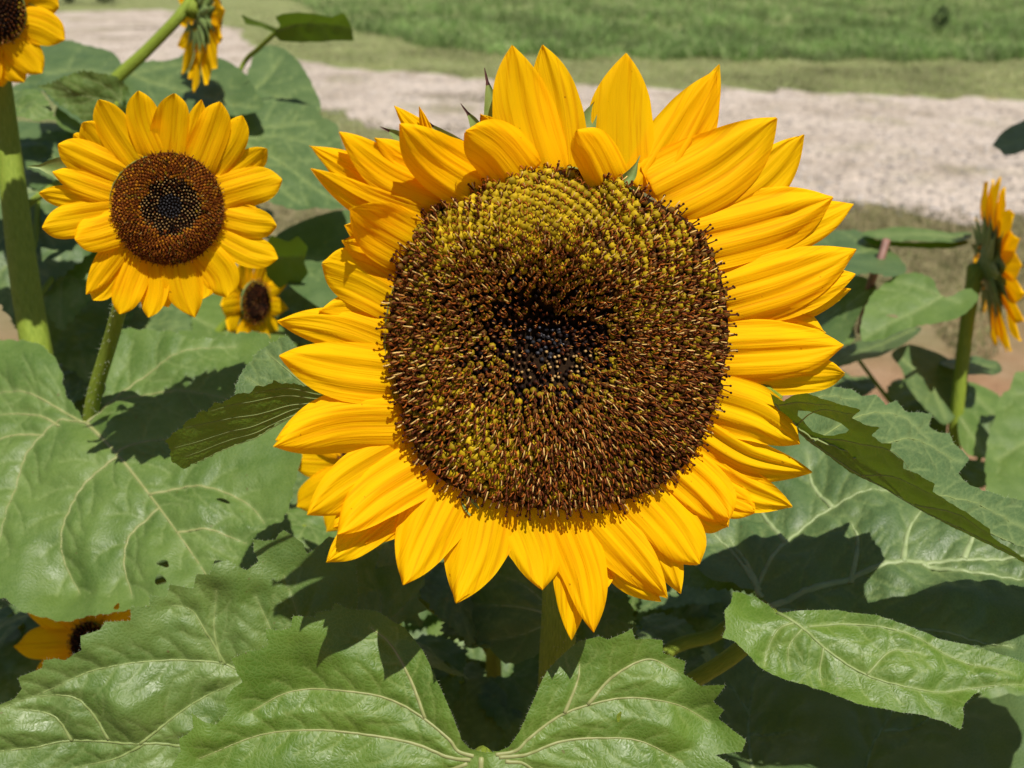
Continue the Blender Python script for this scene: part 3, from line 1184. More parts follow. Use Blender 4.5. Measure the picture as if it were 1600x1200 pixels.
def leafy_clump(name, c, rad, h, n, label, cat, seed, col):
    t = thing(name, (c[0], c[1], 0), label, cat)
    r = np.random.default_rng(seed)
    d = unit_vec(r.normal(size=(n, 3)))
    p = np.array([c[0], c[1], h * .55]) + d * r.uniform(.3, 1, (n, 1)) ** .5 * np.array([rad, rad, h * .5])
    a = unit_vec(r.normal(size=(n, 3)))
    b = unit_vec(np.cross(a, r.normal(size=(n, 3))))
    s = r.uniform(.05, .11, (n, 1)) * h
    V = np.stack([p - a * s, p + b * s * .45, p + a * s, p - b * s * .45], 1).reshape(-1, 3)
    cc = np.repeat(np.array(col) * r.uniform(.6, 1.3, (n, 1)), 4, axis=0)
    mesh_obj('foliage', V, np.arange(4 * n).reshape(-1, 4), M_GRASS, t, origin=np.array(t.location), smooth=False, cols=cc)
    V, Fs, uv = tube(catmull([(c[0], c[1], 0), (c[0] + .01, c[1], h * .6)], 6), [.02 * h, .008 * h], 6)
    mesh_obj('stem', V, Fs, M_STEM, t, origin=np.array(t.location), uv=uv)
    return t


g = on_ground(1466, 52)
leafy_clump('weed_bush', g, .14, .42, 260, 'small dark green weed standing out of the tall grass', 'weed', 4, (.030, .065, .022))
for k, (x, lab) in enumerate([(165, 'dark clipped bush at the top edge left of the tilted green stalk'), (108, 'dark low bush at the top edge beside the yellow petals')]):
    g = on_ground(x, 6)
    leafy_clump('bush', g, .42, .75, 500, lab, 'bush', 40 + k, (.03, .06, .022))

# ------------------------------------------------------------------ main sunflower
GR = 'sunflowers in the field row'
O = at(873, 535, .41)
n_main = unit((.30, -math.cos(math.radians(20)), math.sin(math.radians(20))))
base_main = np.array([.03, .40, 0.0])
T_MAIN = thing('sunflower', base_main, 'large sunflower in front with a wide brown disc facing the camera', 'sunflower', GR)
org = base_main
pm = make_plane_map(O, n_main)
CX, CY = 873.0, 535.0


def disc_R(a):
    g = lambda a0, wd: math.exp(-((((a - a0 + math.pi) % (2 * math.pi)) - math.pi) / wd) ** 2)
    return 264 + 34 * g(math.radians(135), .30) + 16 * g(math.radians(40), .3) + 16 * g(math.radians(223), .3) + 8 * g(math.radians(-42), .3) + 4 * math.sin(5 * a)


def disc_z(x, y):
    x, y = np.asarray(x, float), np.asarray(y, float)
    dx, dy = x - CX, CY - y
    f = np.hypot(dx, dy) / 278.0
    z = .0165 * (1 - np.clip(f, 0, 1.25) ** 3.2)
    z = z - .0170 * np.exp(-(((x - 852) / 112) ** 2 + ((y - 520) / 74) ** 2))
    z = z - .0045 * np.exp(-((x - 868) ** 2 + (y - 545) ** 2) / 170.0 ** 2)
    # fold running in from the upper right of the rim
    ax, ay, bx, by = 905, 262, 965, 375
    t = np.clip(((x - ax) * (bx - ax) + (y - ay) * (by - ay)) / ((bx - ax) ** 2 + (by - ay) ** 2), 0, 1)
    dd = np.hypot(x - ax - t * (bx - ax), y - ay - t * (by - ay))
    z = z - .0105 * np.exp(-(dd / 21) ** 2) * (1 - .5 * t)
    t = np.clip((x - 700) / 100, 0, 1)
    z = z - .004 * np.exp(-(((x - 745) / 60) ** 2 + ((y - 312) / 22) ** 2))
    z = z + .0035 * np.exp(-(((x - 830) / 90) ** 2 + ((y - 335) / 45) ** 2))
    return z


nr, na = 40, 120
A = np.linspace(0, 2 * math.pi, na, endpoint=False)
Rs = np.array([disc_R(a) for a in A])
q = np.linspace(.005, 1.0, nr)
P2 = np.stack([(CX + q[:, None] * Rs * np.cos(A)).ravel(), (CY - q[:, None] * Rs * np.sin(A)).ravel()], 1)
V = pm(P2, disc_z(P2[:, 0], P2[:, 1]) - .0012)
i = np.arange(nr - 1)[:, None] * na
j = np.arange(na)[None, :]
k = (j + 1) % na
Fq = np.stack([i + j, i + na + j, i + na + k, i + k], -1).reshape(-1, 4)
HEAD = mesh_obj('flower_head', V, orient(V, Fq, n_main), M_DISC, T_MAIN, origin=org)
receptacle(HEAD, pm, O, n_main, .080, org)

rf = random.Random(3)
bag = Bag()
NFL = 1560
for q in range(NFL):
    f = ((q + .5) / NFL) ** .62
    a = q * math.pi * (3 - 5 ** .5)
    R = disc_R(a % (2 * math.pi))
    jit = .7
    if f < .3:
        jit = 2.2
    x, y = CX + f * R * math.cos(a) + rf.gauss(0, jit), CY - f * R * math.sin(a) + rf.gauss(0, jit)
    z0 = disc_z(x, y)
    p, px_, py_ = pm([(x, y), (x + 4, y), (x, y + 4)], np.array([z0, disc_z(x + 4, y), disc_z(x, y + 4)]))
    nn = unit(np.cross(py_ - p, px_ - p))
    if np.dot(nn, n_main) < 0:
        nn = -nn
    rad = unit(pm([(x + math.cos(a) * 5, y - math.sin(a) * 5)], [z0])[0] - pm([(x, y)], [z0])[0])
    nn = unit(.45 * nn + .55 * n_main + rad * .35 * f ** 2)
    s = .0048 * min(1.0, max(.35, f / .8) ** .24)
    Y = 1.25 * math.exp(-(((x - 835) / 115) ** 2 + ((y - 328) / 72) ** 2)) + .52 * math.exp(-(((x - 1030) / 95) ** 2 + ((y - 400) / 110) ** 2)) \
        + .45 * math.exp(-(((x - 700) / 70) ** 2 + ((y - 380) / 60) ** 2)) + 1.0 * math.exp(-(((x - 762) / 62) ** 2 + ((y - 715) / 55) ** 2)) \
        + .42 * math.exp(-(((x - 715) / 85) ** 2 + ((y - 640) / 80) ** 2)) + .5 * math.exp(-(((x - 960) / 55) ** 2 + ((y - 300) / 30) ** 2))
    dc = math.hypot((x - 852) / 1.25, y - 535)
    Y *= 1 - math.exp(-(dc / 125) ** 2)
    if f > .955 and not (700 < x < 1000 and y < 320):
        kd = 'rim'
    elif dc < 28 and y < 580 and rf.random() < .6:
        kd = 'grey'
    elif dc < 62 and y > 548 and rf.random() < .55:
        kd = 'tan'
    elif dc < 70 + rf.uniform(-38, 45):
        kd = 'bud'
    elif rf.gauss(0, .22) < Y - .62:
        kd = 'bulb'
    elif rf.random() < 1.25 * Y:
        kd = 'mixed'
    else:
        kd = 'open'
    if kd == 'mixed':
        floret_into(bag, p - nn * .0004, nn, rad, s * .98, 'bulb', rf)
        kd = 'open' if rf.random() < .8 else 'bulb'
    floret_into(bag, p, nn, rad, s * (1.08 if kd == 'bulb' else 1.0) * (.80 if kd in ('grey', 'tan') else .95 if kd == 'bud' else 1), kd, rf)
fl = bag.build('disc_floret', M_FLORET, HEAD, origin=org)
fl['kind'] = 'stuff'

# (base, mid, tip, width, layer 0 front .. 2 back, cup in mm, profile, edge curl mm)
PT, BL = POINTED, BLUNT
MAIN_PETALS = [
    ((842, 262), (815, 165), (801, 70), 92, 0, 10, PT, -2), ((880, 260), (870, 165), (848, 70), 84, 1, 9, PT, -2),
    ((808, 278), (772, 235), (727, 205), 82, -1, 26, BL, -4), ((800, 255), (775, 215), (751, 178), 46, 1, 24, PT, -2),
    ((948, 282), (928, 240), (902, 203), 62, -1, 22, BL, -4), ((974, 268), (972, 185), (978, 83), 100, 1.7, 9, PT, -2),
    ((1016, 288), (1068, 205), (1120, 110), 92, 1, 9, PT, -3), ((1030, 290), (1082, 200), (1124, 100), 60, 2, 6, PT, -2),
    ((1040, 306), (1128, 258), (1214, 184), 112, 0, 10, PT, -3), ((1078, 338), (1180, 288), (1256, 210), 84, 1, 9, PT, -2),
    ((1098, 372), (1205, 345), (1302, 308), 100, 0, 10, PT, -3), ((1120, 400), (1240, 360), (1334, 319), 76, 1, 8, PT, -2),
    ((1142, 462), (1235, 434), (1338, 390), 90, 0, 13, PT, -3), ((1150, 470), (1240, 455), (1337, 428), 74, 1, 11, PT, -2),
    ((1140, 490), (1240, 478), (1330, 452), 56, 2, 10, PT, -2),
    ((1138, 552), (1225, 548), (1318, 540), 88, 0, 12, PT, -3), ((1142, 580), (1240, 584), (1320, 584), 56, 1, 10, BL, -2),
    ((1112, 628), (1185, 652), (1250, 694), 84, 0, 12, PT, -4), ((1096, 672), (1170, 716), (1269, 738), 66, 1, 11, PT, -3),
    ((1080, 692), (1150, 756), (1238, 792), 72, 2, 9, PT, -2), ((1042, 712), (1100, 762), (1140, 812), 74, 0, 13, BL, -4),
    ((1040, 735), (1098, 795), (1138, 824), 60, 1, 10, BL, -2), ((992, 755), (1048, 815), (1092, 882), 78, 0, 12, BL, -3),
    ((968, 778), (1030, 850), (1064, 928), 62, 1, 10, PT, -2), ((922, 795), (982, 862), (1043, 934), 72, 0, 12, PT, -3),
    ((940, 825), (975, 895), (1033, 940), 48, 1, 9, PT, -2), ((880, 806), (914, 892), (928, 988), 72, 0, 12, PT, -3),
    ((888, 830), (893, 920), (893, 1000), 50, 1, 9, PT, -2), ((812, 800), (838, 862), (848, 922), 84, 0, 12, PT, -3),
    ((942, 860), (948, 890), (942, 925), 30, 2, 8, PT, -1),
    ((758, 782), (742, 858), (712, 942), 98, 0, 13, PT, -3), ((702, 756), (664, 832), (630, 914), 94, 0, 13, PT, -3),
    ((664, 732), (592, 776), (527, 835), 80, 0, 13, PT, -3), ((640, 770), (565, 835), (510, 879), 58, 1, 10, PT, -2),
    ((625, 745), (570, 790), (520, 825), 60, 2, 9, PT, -2),
    ((634, 706), (552, 752), (480, 805), 82, 1, 12, PT, -3), ((618, 662), (525, 667), (427, 698), 88, 0, 13, PT, -3),
    ((620, 640), (520, 648), (430, 688), 66, 1, 11, PT, -2),
    ((608, 588), (530, 578), (436, 556), 88, 0, 13, PT, -3), ((606, 545), (525, 516), (433, 502), 66, 1, 12, PT, -2),
    ((612, 520), (560, 490), (498, 486), 62, 2, 12, PT, -2), ((622, 462), (565, 432), (503, 412), 80, 1, 15, BL, -2),
    ((632, 420), (585, 392), (534, 376), 62, 1, 18, PT, -2), ((642, 385), (590, 355), (546, 326), 84, 0, 28, PT, -2),
    ((650, 345), (570, 316), (485, 263), 50, 0, 33, PT, -2), ((668, 318), (575, 278), (483, 227), 56, 1, 33, PT, -2),
    ((700, 305), (610, 268), (530, 206), 68, 1, 33, PT, -2), ((742, 292), (680, 252), (624, 193), 88, 0, 34, PT, -3),
    ((590, 290), (560, 268), (529, 246), 26, 2, 12, PT, -1), ((720, 250), (665, 215), (616, 165), 38, 2, 6, PT, -1),
    ((690, 260), (672, 220), (655, 166), 22, 2, 8, PT, -1), ((650, 360), (600, 335), (560, 318), 40, 1, 16, PT, -2),
    ((664, 335), (580, 300), (502, 250), 48, 2, 26, PT, -2), ((640, 400), (585, 370), (538, 352), 56, 1, 22, PT, -2),
    ((722, 300), (650, 262), (585, 215), 60, 2, 26, PT, -3), ((690, 740), (625, 800), (570, 850), 70, 2, 9, PT, -3),
    ((1060, 720), (1120, 770), (1180, 800), 60, 2, 8, BL, -2), ((1140, 520), (1235, 512), (1290, 520), 60, 2, 8, PT, -2),
]
for q, (b, m, t, wd, lay, cup, pf, cr) in enumerate(MAIN_PETALS):
    b, m, t = map(np.array, (b, m, t))
    b2 = b + (b - m) * .16
    V, Fq, uv = petal_grid([b2, b, m, t], wd * 1.14, pf, pm, -.0045 - .0032 * lay, cup * .001, cr * .001, (.00092 if b[0] > 1000 else .00055), 500 + q, 40, 23, 4.0 if q % 3 == 0 else 2.0)
    mesh_obj('petal', V, orient(V, Fq, n_main), M_PETAL, HEAD, origin=org, uv=uv)

for pts, wd, h in [([(774, 240), (768, 165), (757, 106)], 30, -.0085), ([(744, 250), (744, 200), (720, 162)], 26, -.0085),
                   ([(645, 255), (624, 215), (594, 198)], 24, -.010), ([(745, 250), (695, 215), (662, 184)], 28, -.0085),
                   ([(902, 240), (918, 190), (941, 140)], 38, -.0085), ([(1128, 470), (1135, 430), (1140, 398)], 40, -.012),
                   ([(1110, 372), (1104, 352), (1108, 335)], 22, -.011)]:
    bract_into('bract', HEAD, pts, wd, pm, h, org, True, n_main)
for pts, wd, h in [([(975, 285), (988, 270), (1000, 243)], 20, .003), ([(742, 800), (728, 782), (722, 768)], 22, -.003)]:
    bract_into('bract', HEAD, pts, wd, pm, h, org, False, n_main)
rb = random.Random(17)
for q in range(22):                     # the ring of bracts behind the petals
    a = 2 * math.pi * q / 22
    d = np.array([math.cos(a), -math.sin(a)])
    c = np.array([CX, CY])
    bract_into('bract', HEAD, [c + d * 225, c + d * 272, c + d * rb.uniform(300, 325)], 54, pm, -.0135, org, False, n_main)

st_a, st_b = at(874, 900, .495), at(868, 1035, .535)
add_stem(T_MAIN, [O - n_main * .036, O - n_main * .055 + np.array([0, .004, -.02]), st_a, st_b, st_b + np.array([.003, .0, -.35]), base_main], [.013, .0105, .0105, .0105, .012, .015], 16, 2600)

# leaves of the main plant
L3 = [(735, 1168), (722, 1154), (710, 1120), (694, 1082), (676, 1045), (662, 1018), (644, 995), (632, 979), (618, 972), (604, 961), (591, 954), (576, 951), (560, 952), (541, 948), (535, 942), (526, 940), (524, 951), (501, 953), (498, 960), (479, 959), (465, 959), (463, 976), (447, 981), (422, 979), (427, 1004), (413, 1011), (394, 1014), (368, 1026), (376, 1045), (385, 1062), (370, 1072), (357, 1089), (362, 1107), (347, 1126), (330, 1122), (307, 1109), (311, 1132), (300, 1142), (288, 1148), (290, 1167), (280, 1186), (265, 1220), (285, 1250), (270, 1290), (310, 1330), (320, 1390), (400, 1430), (450, 1480), (560, 1520), (640, 1560), (720, 1620), (800, 1570), (880, 1530), (1010, 1440), (1040, 1400), (1100, 1330), (1110, 1290), (1150, 1250), (1140, 1192), (1130, 1185), (1115, 1177), (1135, 1174), (1155, 1170), (1161, 1152), (1147, 1142), (1125, 1125), (1132, 1110), (1115, 1097), (1130, 1067), (1110, 1068), (1092, 1070), (1080, 1060), (1067, 1052), (1069, 1032), (1050, 1025), (1035, 1020), (1034, 999), (1010, 996), (990, 997), (984, 979), (970, 987), (947, 997), (935, 992), (905, 1001), (880, 1022), (855, 1045), (842, 1070), (825, 1110), (812, 1140), (795, 1165), (780, 1172), (758, 1174)]
traced_leaf(T_MAIN, L3, [[(752, 1182), (748, 1300), (725, 1590)], [(740, 1180), (715, 1172), (700, 1152), (650, 1115), (590, 1086), (520, 1077), (450, 1082), (395, 1110)], [(735, 1186), (700, 1182), (640, 1160), (560, 1145), (480, 1140), (400, 1150), (315, 1182)],
                         [(775, 1178), (806, 1172), (830, 1150), (880, 1115), (940, 1096), (1000, 1090), (1060, 1102), (1112, 1132)], [(780, 1182), (822, 1178), (870, 1160), (930, 1153), (1000, 1157), (1065, 1190)],
                         [(730, 1192), (640, 1230), (520, 1270), (400, 1330)], [(790, 1188), (830, 1200), (900, 1280), (1000, 1370)],
                         [(664, 1122), (640, 1060), (608, 1005), (580, 980)], [(882, 1113), (902, 1065), (906, 1038)], [(918, 1100), (960, 1055), (1012, 1030), (1056, 1048)]],
            [(740, 1172, .452), (530, 945, .462), (985, 985, .462)], smooth=False, spacing=3.6, mat=M_LEAF_FRESH, vmat=M_VEIN_TAN, seed=3, jitter=.25, a1=.0062, sig1=42, a2=.0010, hair=4,
            vein_r=.0017, bumps=[(480, 985, 50, .006), (330, 1150, 40, .005), (640, 1000, 35, -.006), (880, 1020, 40, -.004), (1110, 1120, 50, -.006)], label='broad fresh green leaf spread below the flower',
            holes=[(966, 1118, 3.2, 8, .3)], petiole=[at(752, 1178, .453), at(800, 1190, .49) + np.array([0, 0, -.01]), st_b + np.array([0, 0, -.06])], pet_r=.0042)

L2 = [(455, 1160), (360, 1250), (200, 1330), (0, 1370), (-160, 1330), (-260, 1230), (-200, 1150), (-60, 1120), (0, 1100), (25, 1090), (37, 1075), (33, 1055), (51, 1048), (71, 1041), (75, 1027), (93, 1024), (109, 1027), (122, 1018), (136, 1010), (135, 988), (164, 979), (170, 968), (190, 967), (210, 966), (210, 945), (238, 945), (238, 928), (263, 931), (268, 911), (288, 914), (306, 917), (312, 894), (334, 893), (341, 871), (362, 874), (372, 880), (388, 889), (406, 875), (398, 860), (398, 841), (415, 843), (432, 842), (436, 834), (445, 826), (456, 834), (475, 847), (481, 864), (500, 850), (515, 836), (545, 846), (556, 880), (560, 930), (550, 1000), (520, 1080)]
traced_leaf(T_MAIN, L2, [[(460, 1150), (380, 1160), (290, 1164), (230, 1160), (100, 1160), (36, 1170), (-150, 1190)], [(458, 1140), (420, 1075), (375, 1048), (330, 1033), (240, 1032), (150, 1045), (60, 1085), (-40, 1120)], [(458, 1138), (480, 1050), (465, 960), (445, 900)], [(440, 1160), (330, 1200), (200, 1260)],
                         [(352, 1038), (325, 990), (300, 952), (270, 945)], [(345, 1034), (335, 980), (340, 920)], [(460, 1080), (430, 1000), (400, 930)], [(170, 1155), (140, 1105), (110, 1085), (60, 1088)], [(220, 1160), (300, 1100), (380, 1060)], [(226, 1161), (180, 1185), (110, 1205)], [(110, 1160), (85, 1120), (20, 1105)]],
            [(340, 880, .505), (290, 1160, .495), (0, 1100, .482)], smooth=False, spacing=3.8, mat=M_LEAF, seed=5, jitter=.25, a1=.005, a2=.0013, vein_r=.0015, hair=4,
            bumps=[(340, 890, 40, .006), (150, 1000, 50, .005), (210, 1090, 50, .006), (120, 1180, 40, -.006)], label='scallop-edged leaf at lower left, half in shade',
            petiole=[at(460, 1150, .49), at(620, 1180, .54), st_b + np.array([0, 0, -.12])], pet_r=.004)

L2B = [(455, 1010), (470, 920), (495, 866), (515, 842), (548, 846), (580, 855), (592, 868), (585, 890), (600, 886), (625, 885), (645, 882), (664, 880), (672, 872), (668, 890), (676, 884), (662, 905), (664, 915), (655, 922), (652, 938), (668, 955), (648, 962), (625, 975), (610, 998), (590, 1030), (520, 1060)]
traced_leaf(T_MAIN, L2B, [[(520, 1050), (515, 960), (518, 900), (530, 860)], [(522, 1040), (585, 985), (595, 930), (575, 890)], [(522, 1045), (620, 960), (664, 908)]], [(520, 1040, .535), (515, 850, .565), (660, 920, .565)], smooth=False, spacing=5, seed=6, mat=M_LEAF, a1=.004, label='small shaded leaf below the lower left petals',
            bumps=[(560, 930, 30, -.006)], petiole=[at(520, 1050, .54), at(620, 1120, .57), st_b + np.array([0, 0, -.16])], pet_r=.0025)

L4 = [(1205, 942), (1216, 958), (1250, 957), (1283, 955), (1308, 955), (1367, 966), (1417, 983), (1467, 1000), (1510, 1010), (1550, 1025), (1600, 1042), (1650, 1052), (1680, 1085), (1620, 1094), (1585, 1082), (1567, 1075), (1540, 1080), (1517, 1087), (1508, 1096), (1500, 1102), (1492, 1112), (1495, 1128), (1494, 1144), (1480, 1138), (1467, 1131), (1435, 1122), (1400, 1117), (1371, 1111), (1333, 1104), (1310, 1093), (1283, 1079), (1255, 1070), (1229, 1062), (1208, 1055), (1187, 1042), (1170, 1028), (1158, 1017), (1145, 1006), (1125, 1002), (1131, 987), (1129, 958), (1140, 946), (1144, 927), (1158, 925), (1185, 927)]
traced_leaf(T_MAIN, L4, [[(1215, 956), (1255, 985), (1290, 1015), (1350, 1055), (1400, 1074), (1460, 1083), (1530, 1076), (1610, 1072)], [(1240, 974), (1215, 985), (1200, 1015), (1195, 1040)], [(1252, 984), (1233, 1010), (1236, 1045)], [(1286, 1012), (1283, 1045), (1286, 1070)], [(1262, 980), (1330, 975), (1420, 995), (1500, 1035), (1580, 1058)], [(1352, 1056), (1390, 1020), (1440, 1025)]],
            [(1140, 960, .478), (1494, 1144, .445), (1600, 1042, .462)], smooth=False, spacing=3.4, mat=M_LEAF_FRESH, seed=8, jitter=.25, a1=.0055, sig1=38, a2=.0009, vein_r=.0012, hair=3,
            bumps=[(1185, 935, 32, -.010), (1400, 1045, 70, .004), (1497, 1110, 22, .006), (1250, 1050, 60, -.004), (1560, 1050, 40, .004)], label='bright green twisted leaf at lower right',
            petiole=[at(1212, 960, .487), at(1150, 1020, .505), at(1085, 1062, .53), at(1000, 1110, .56), st_b + np.array([0, 0, -.10])], pet_r=.0046)

# folded leaf on the right: far half seen from above, near half folded up and seen from below
R_FAR = [(1222, 640), (1245, 612), (1271, 603), (1300, 605), (1327, 609), (1345, 622), (1365, 622), (1378, 640), (1393, 634), (1412, 652), (1449, 656), (1447, 672), (1477, 682), (1490, 700), (1509, 724), (1495, 742), (1509, 766), (1535, 776), (1560, 786), (1600, 791), (1660, 815), (1720, 850), (1760, 900), (1690, 895), (1600, 862), (1495, 805), (1411, 755), (1330, 716), (1252, 668)]
R_NEAR = [(1205, 612), (1225, 626), (1240, 615), (1262, 610), (1285, 620), (1302, 626), (1325, 632), (1345, 640), (1331, 652), (1352, 662), (1376, 666), (1362, 678), (1378, 692), (1394, 692), (1391, 705), (1412, 720), (1411, 731), (1436, 740), (1462, 752), (1458, 764), (1495, 790), (1547, 826), (1548, 836), (1600, 871), (1680, 915), (1690, 925), (1600, 878), (1495, 826), (1411, 777), (1330, 738), (1262, 690), (1232, 660), (1212, 640)]
R_HOLE = [(1285, 662, 40, 15, .35)]
o = traced_leaf(T_MAIN, R_FAR, [[(1225, 655), (1300, 700), (1420, 765), (1600, 860), (1700, 900)], [(1270, 690), (1340, 650), (1400, 655), (1450, 690)], [(1330, 720), (1420, 690), (1500, 725)], [(1420, 765), (1520, 790), (1600, 830)], [(1245, 640), (1290, 620), (1340, 625)]],
                [(1225, 650, .452), (1600, 865, .452), (1449, 656, .535)], smooth=False, spacing=3.6, mat=M_LEAF_BLUE, seed=12, jitter=.25, a1=.0035, a2=.0016, vein_r=.0009, hair=4, label='leaf folded along its midrib beside the right petals',
                petiole=[at(1215, 628, .455), at(1180, 606, .455), at(1130, 612, .465), O - n_main * .05 + np.array([.02, .01, -.03])], pet_r=.0042)
surf = plane_surf([(1225, 650, .449), (1600, 875, .449), (1411, 721, .434)])
d_ = leaf_mesh(densify(R_NEAR, 3.2, False, 0, 30, 3, .25), [[(1212, 630), (1240, 668), (1330, 733), (1495, 822), (1600, 874), (1680, 915)], [(1240, 668), (1280, 640), (1340, 648)], [(1262, 686), (1330, 690), (1395, 706), (1430, 745)], [(1345, 742), (1400, 745), (1470, 775)], [(1430, 785), (1490, 800), (1545, 835)], [(1218, 632), (1255, 628), (1300, 632)]],
               surf, 3.4, .45 / F_PX, holes=R_HOLE, seed=13, flip=True, a1=.0012, a2=.0005, vein_r=.0007, hair=3, wave=.0008)
org_l = np.array(T_MAIN.location)
f2 = mesh_obj('leaf_fold', d_[0], d_[1], M_LEAF, o, origin=org_l, uv=d_[2], attrs={'vein': d_[3]})
d_[4].build('leaf_vein', M_VEIN, o, origin=org_l)
d_[5].build('leaf_hair', M_HAIR, o, origin=org_l)

# folded leaf on the left
F_NEAR = [(508, 612), (500, 608), (478, 603), (458, 599), (442, 600), (429, 594), (415, 602), (400, 602), (388, 612), (372, 612), (360, 619), (348, 628), (333, 628), (325, 640), (310, 640), (305, 652), (292, 656), (285, 668), (272, 674), (258, 687), (266, 700), (266, 716), (276, 726), (287, 732), (305, 722), (329, 712), (352, 702), (375, 692), (397, 681), (417, 671), (440, 658), (460, 647), (485, 636), (508, 626)]
F_FAR = [(505, 620), (480, 604), (468, 585), (470, 560), (462, 540), (449, 532), (430, 540), (408, 554), (395, 570), (383, 588), (378, 602), (372, 615), (380, 640), (420, 645), (460, 640)]
surf = plane_surf([(500, 622, .436), (290, 728, .430), (330, 630, .410)])
d_ = leaf_mesh(densify(F_NEAR, 3.0, False, 3.0, 15, 4, .25), [[(512, 622), (440, 660), (375, 692), (300, 724)], [(505, 622), (430, 640), (350, 655), (290, 668)], [(505, 620), (440, 620), (380, 628), (330, 640)], [(500, 625), (420, 655), (340, 680), (272, 700)], [(470, 645), (380, 680), (290, 712)], [(500, 614), (450, 608), (400, 612)]],
               surf, 3.2, .45 / F_PX, seed=15, flip=True, a1=.0009, a2=.0002, vein_r=.00055, hair=4, br_step=90, br_len=24, wave=.0008)
o = add_leaf(T_MAIN, d_, M_LEAF, M_VEIN, 'serrated leaf folded upward beside the left petals')
surf = plane_surf([(500, 622, .439), (375, 692, .436), (430, 540, .472)])
d_ = leaf_mesh(densify(F_FAR, 3.4, True, 3.0, 15, 4, .25), [[(500, 622), (450, 580), (420, 555)], [(480, 630), (420, 610), (390, 595)]], surf, 3.6, .46 / F_PX, seed=16, a1=.002, vein_r=.0008, hair=4)
mesh_obj('leaf_fold', d_[0], d_[1], M_LEAF_BLUE, o, origin=org_l, uv=d_[2], attrs={'vein': d_[3]})
d_[4].build('leaf_vein', M_VEIN, o, origin=org_l)
d_[5].build('leaf_hair', M_HAIR, o, origin=org_l)
V, Fs, uv = tube(catmull([at(506, 622, .437), at(560, 615, .452), O - n_main * .05 + np.array([-.02, .01, -.03])], 14), [.003] * 14, 8)
mesh_obj('leaf_stalk', V, Fs, M_STEM, o, origin=org_l, uv=uv)

L5 = [(1186, 928), (1150, 925), (1110, 915), (1070, 880), (1060, 830), (1095, 780), (1150, 745), (1190, 700), (1205, 665), (1250, 640), (1330, 665), (1420, 705), (1480, 755), (1560, 800), (1650, 835), (1740, 870), (1830, 930), (1840, 1010), (1780, 1090), (1690, 1105), (1600, 1062), (1520, 1044), (1420, 1030), (1330, 1010), (1260, 985), (1215, 962), (1198, 940)]  # unseen right-hand end made larger to shade the bottom right leaf
traced_leaf(T_MAIN, L5, [[(1205, 950), (1300, 915), (1420, 885), (1520, 878), (1620, 873), (1780, 905)], [(1190, 935), (1183, 920), (1200, 890), (1240, 840), (1300, 800), (1380, 775), (1450, 770)], [(1186, 925), (1150, 870), (1112, 838)], [(1183, 918), (1165, 880), (1140, 845)], [(1225, 852), (1190, 800), (1170, 770)], [(1410, 888), (1418, 840), (1442, 798)], [(1505, 878), (1520, 840), (1530, 800)], [(1440, 884), (1520, 900), (1620, 905)],
                         [(1300, 800), (1270, 760), (1262, 720)], [(1215, 958), (1330, 965), (1450, 990), (1580, 1020)], [(1330, 912), (1340, 860), (1330, 830)]],
            [(1190, 940, .575), (1720, 900, .545), (1250, 680, .70)], smooth=True, teeth=6, tooth_len=42, spacing=4.4, mat=M_LEAF_BLUE, vmat=M_VEIN_PALE, seed=22, a1=.006, a2=.0025, vein_r=.0036, w1=5, sig1=34,
            bumps=[(1350, 840, 60, .008), (1330, 980, 60, -.006), (1480, 960, 50, .007)], wave=.0025, label='wide leaf at right crossed by a broad shadow',
            petiole=[at(1192, 936, .577), at(1120, 990, .60), at(1020, 1040, .60), st_b + np.array([.004, .01, -.16])], pet_r=.0042)
L7 = [(880, 960), (850, 900), (800, 865), (750, 868), (720, 905), (742, 928), (718, 950), (728, 975), (748, 985), (735, 1012), (770, 1015), (800, 1038), (840, 1030), (870, 1000)]
traced_leaf(T_MAIN, L7, [[(875, 965), (820, 950), (760, 945), (725, 945)], [(872, 968), (820, 990), (770, 1000)], [(872, 960), (820, 915), (770, 895)]], [(875, 965, .59), (725, 950, .64), (800, 1035, .60)], smooth=True, teeth=4, tooth_len=26, spacing=5, seed=23, vmat=M_VEIN_PALE, mat=M_LEAF_BLUE, a1=.005, label='dark shaded leaf left of the thick stem',
            petiole=[at(875, 965, .59), st_b + np.array([0, .005, .03])], pet_r=.002)
L8 = [(1190, 1230), (1130, 1180), (1105, 1100), (1120, 1040), (1190, 1015), (1300, 1040), (1420, 1080), (1560, 1100), (1700, 1130), (1700, 1300), (1500, 1380), (1300, 1330)]
traced_leaf(T_MAIN, L8, [[(1182, 1240), (1170, 1160), (1172, 1110), (1185, 1040)], [(1345, 1225), (1365, 1170), (1393, 1118), (1410, 1085)], [(1380, 1150), (1440, 1130), (1540, 1090)], [(1172, 1120), (1145, 1080), (1130, 1060)], [(1172, 1150), (1250, 1140)]], [(1182, 1230, .63), (1640, 1200, .60), (1300, 1040, .72)], smooth=True, teeth=6, tooth_len=40, spacing=5.5, seed=24, vmat=M_VEIN_PALE, mat=M_LEAF_BLUE, a1=.007, a2=.003, vein_r=.0018,
            wave=.003, label='dark leaf in deep shade along the bottom right', petiole=[at(1182, 1235, .635), st_b + np.array([.05, .02, -.25]), st_b + np.array([0, 0, -.33])], pet_r=.004)

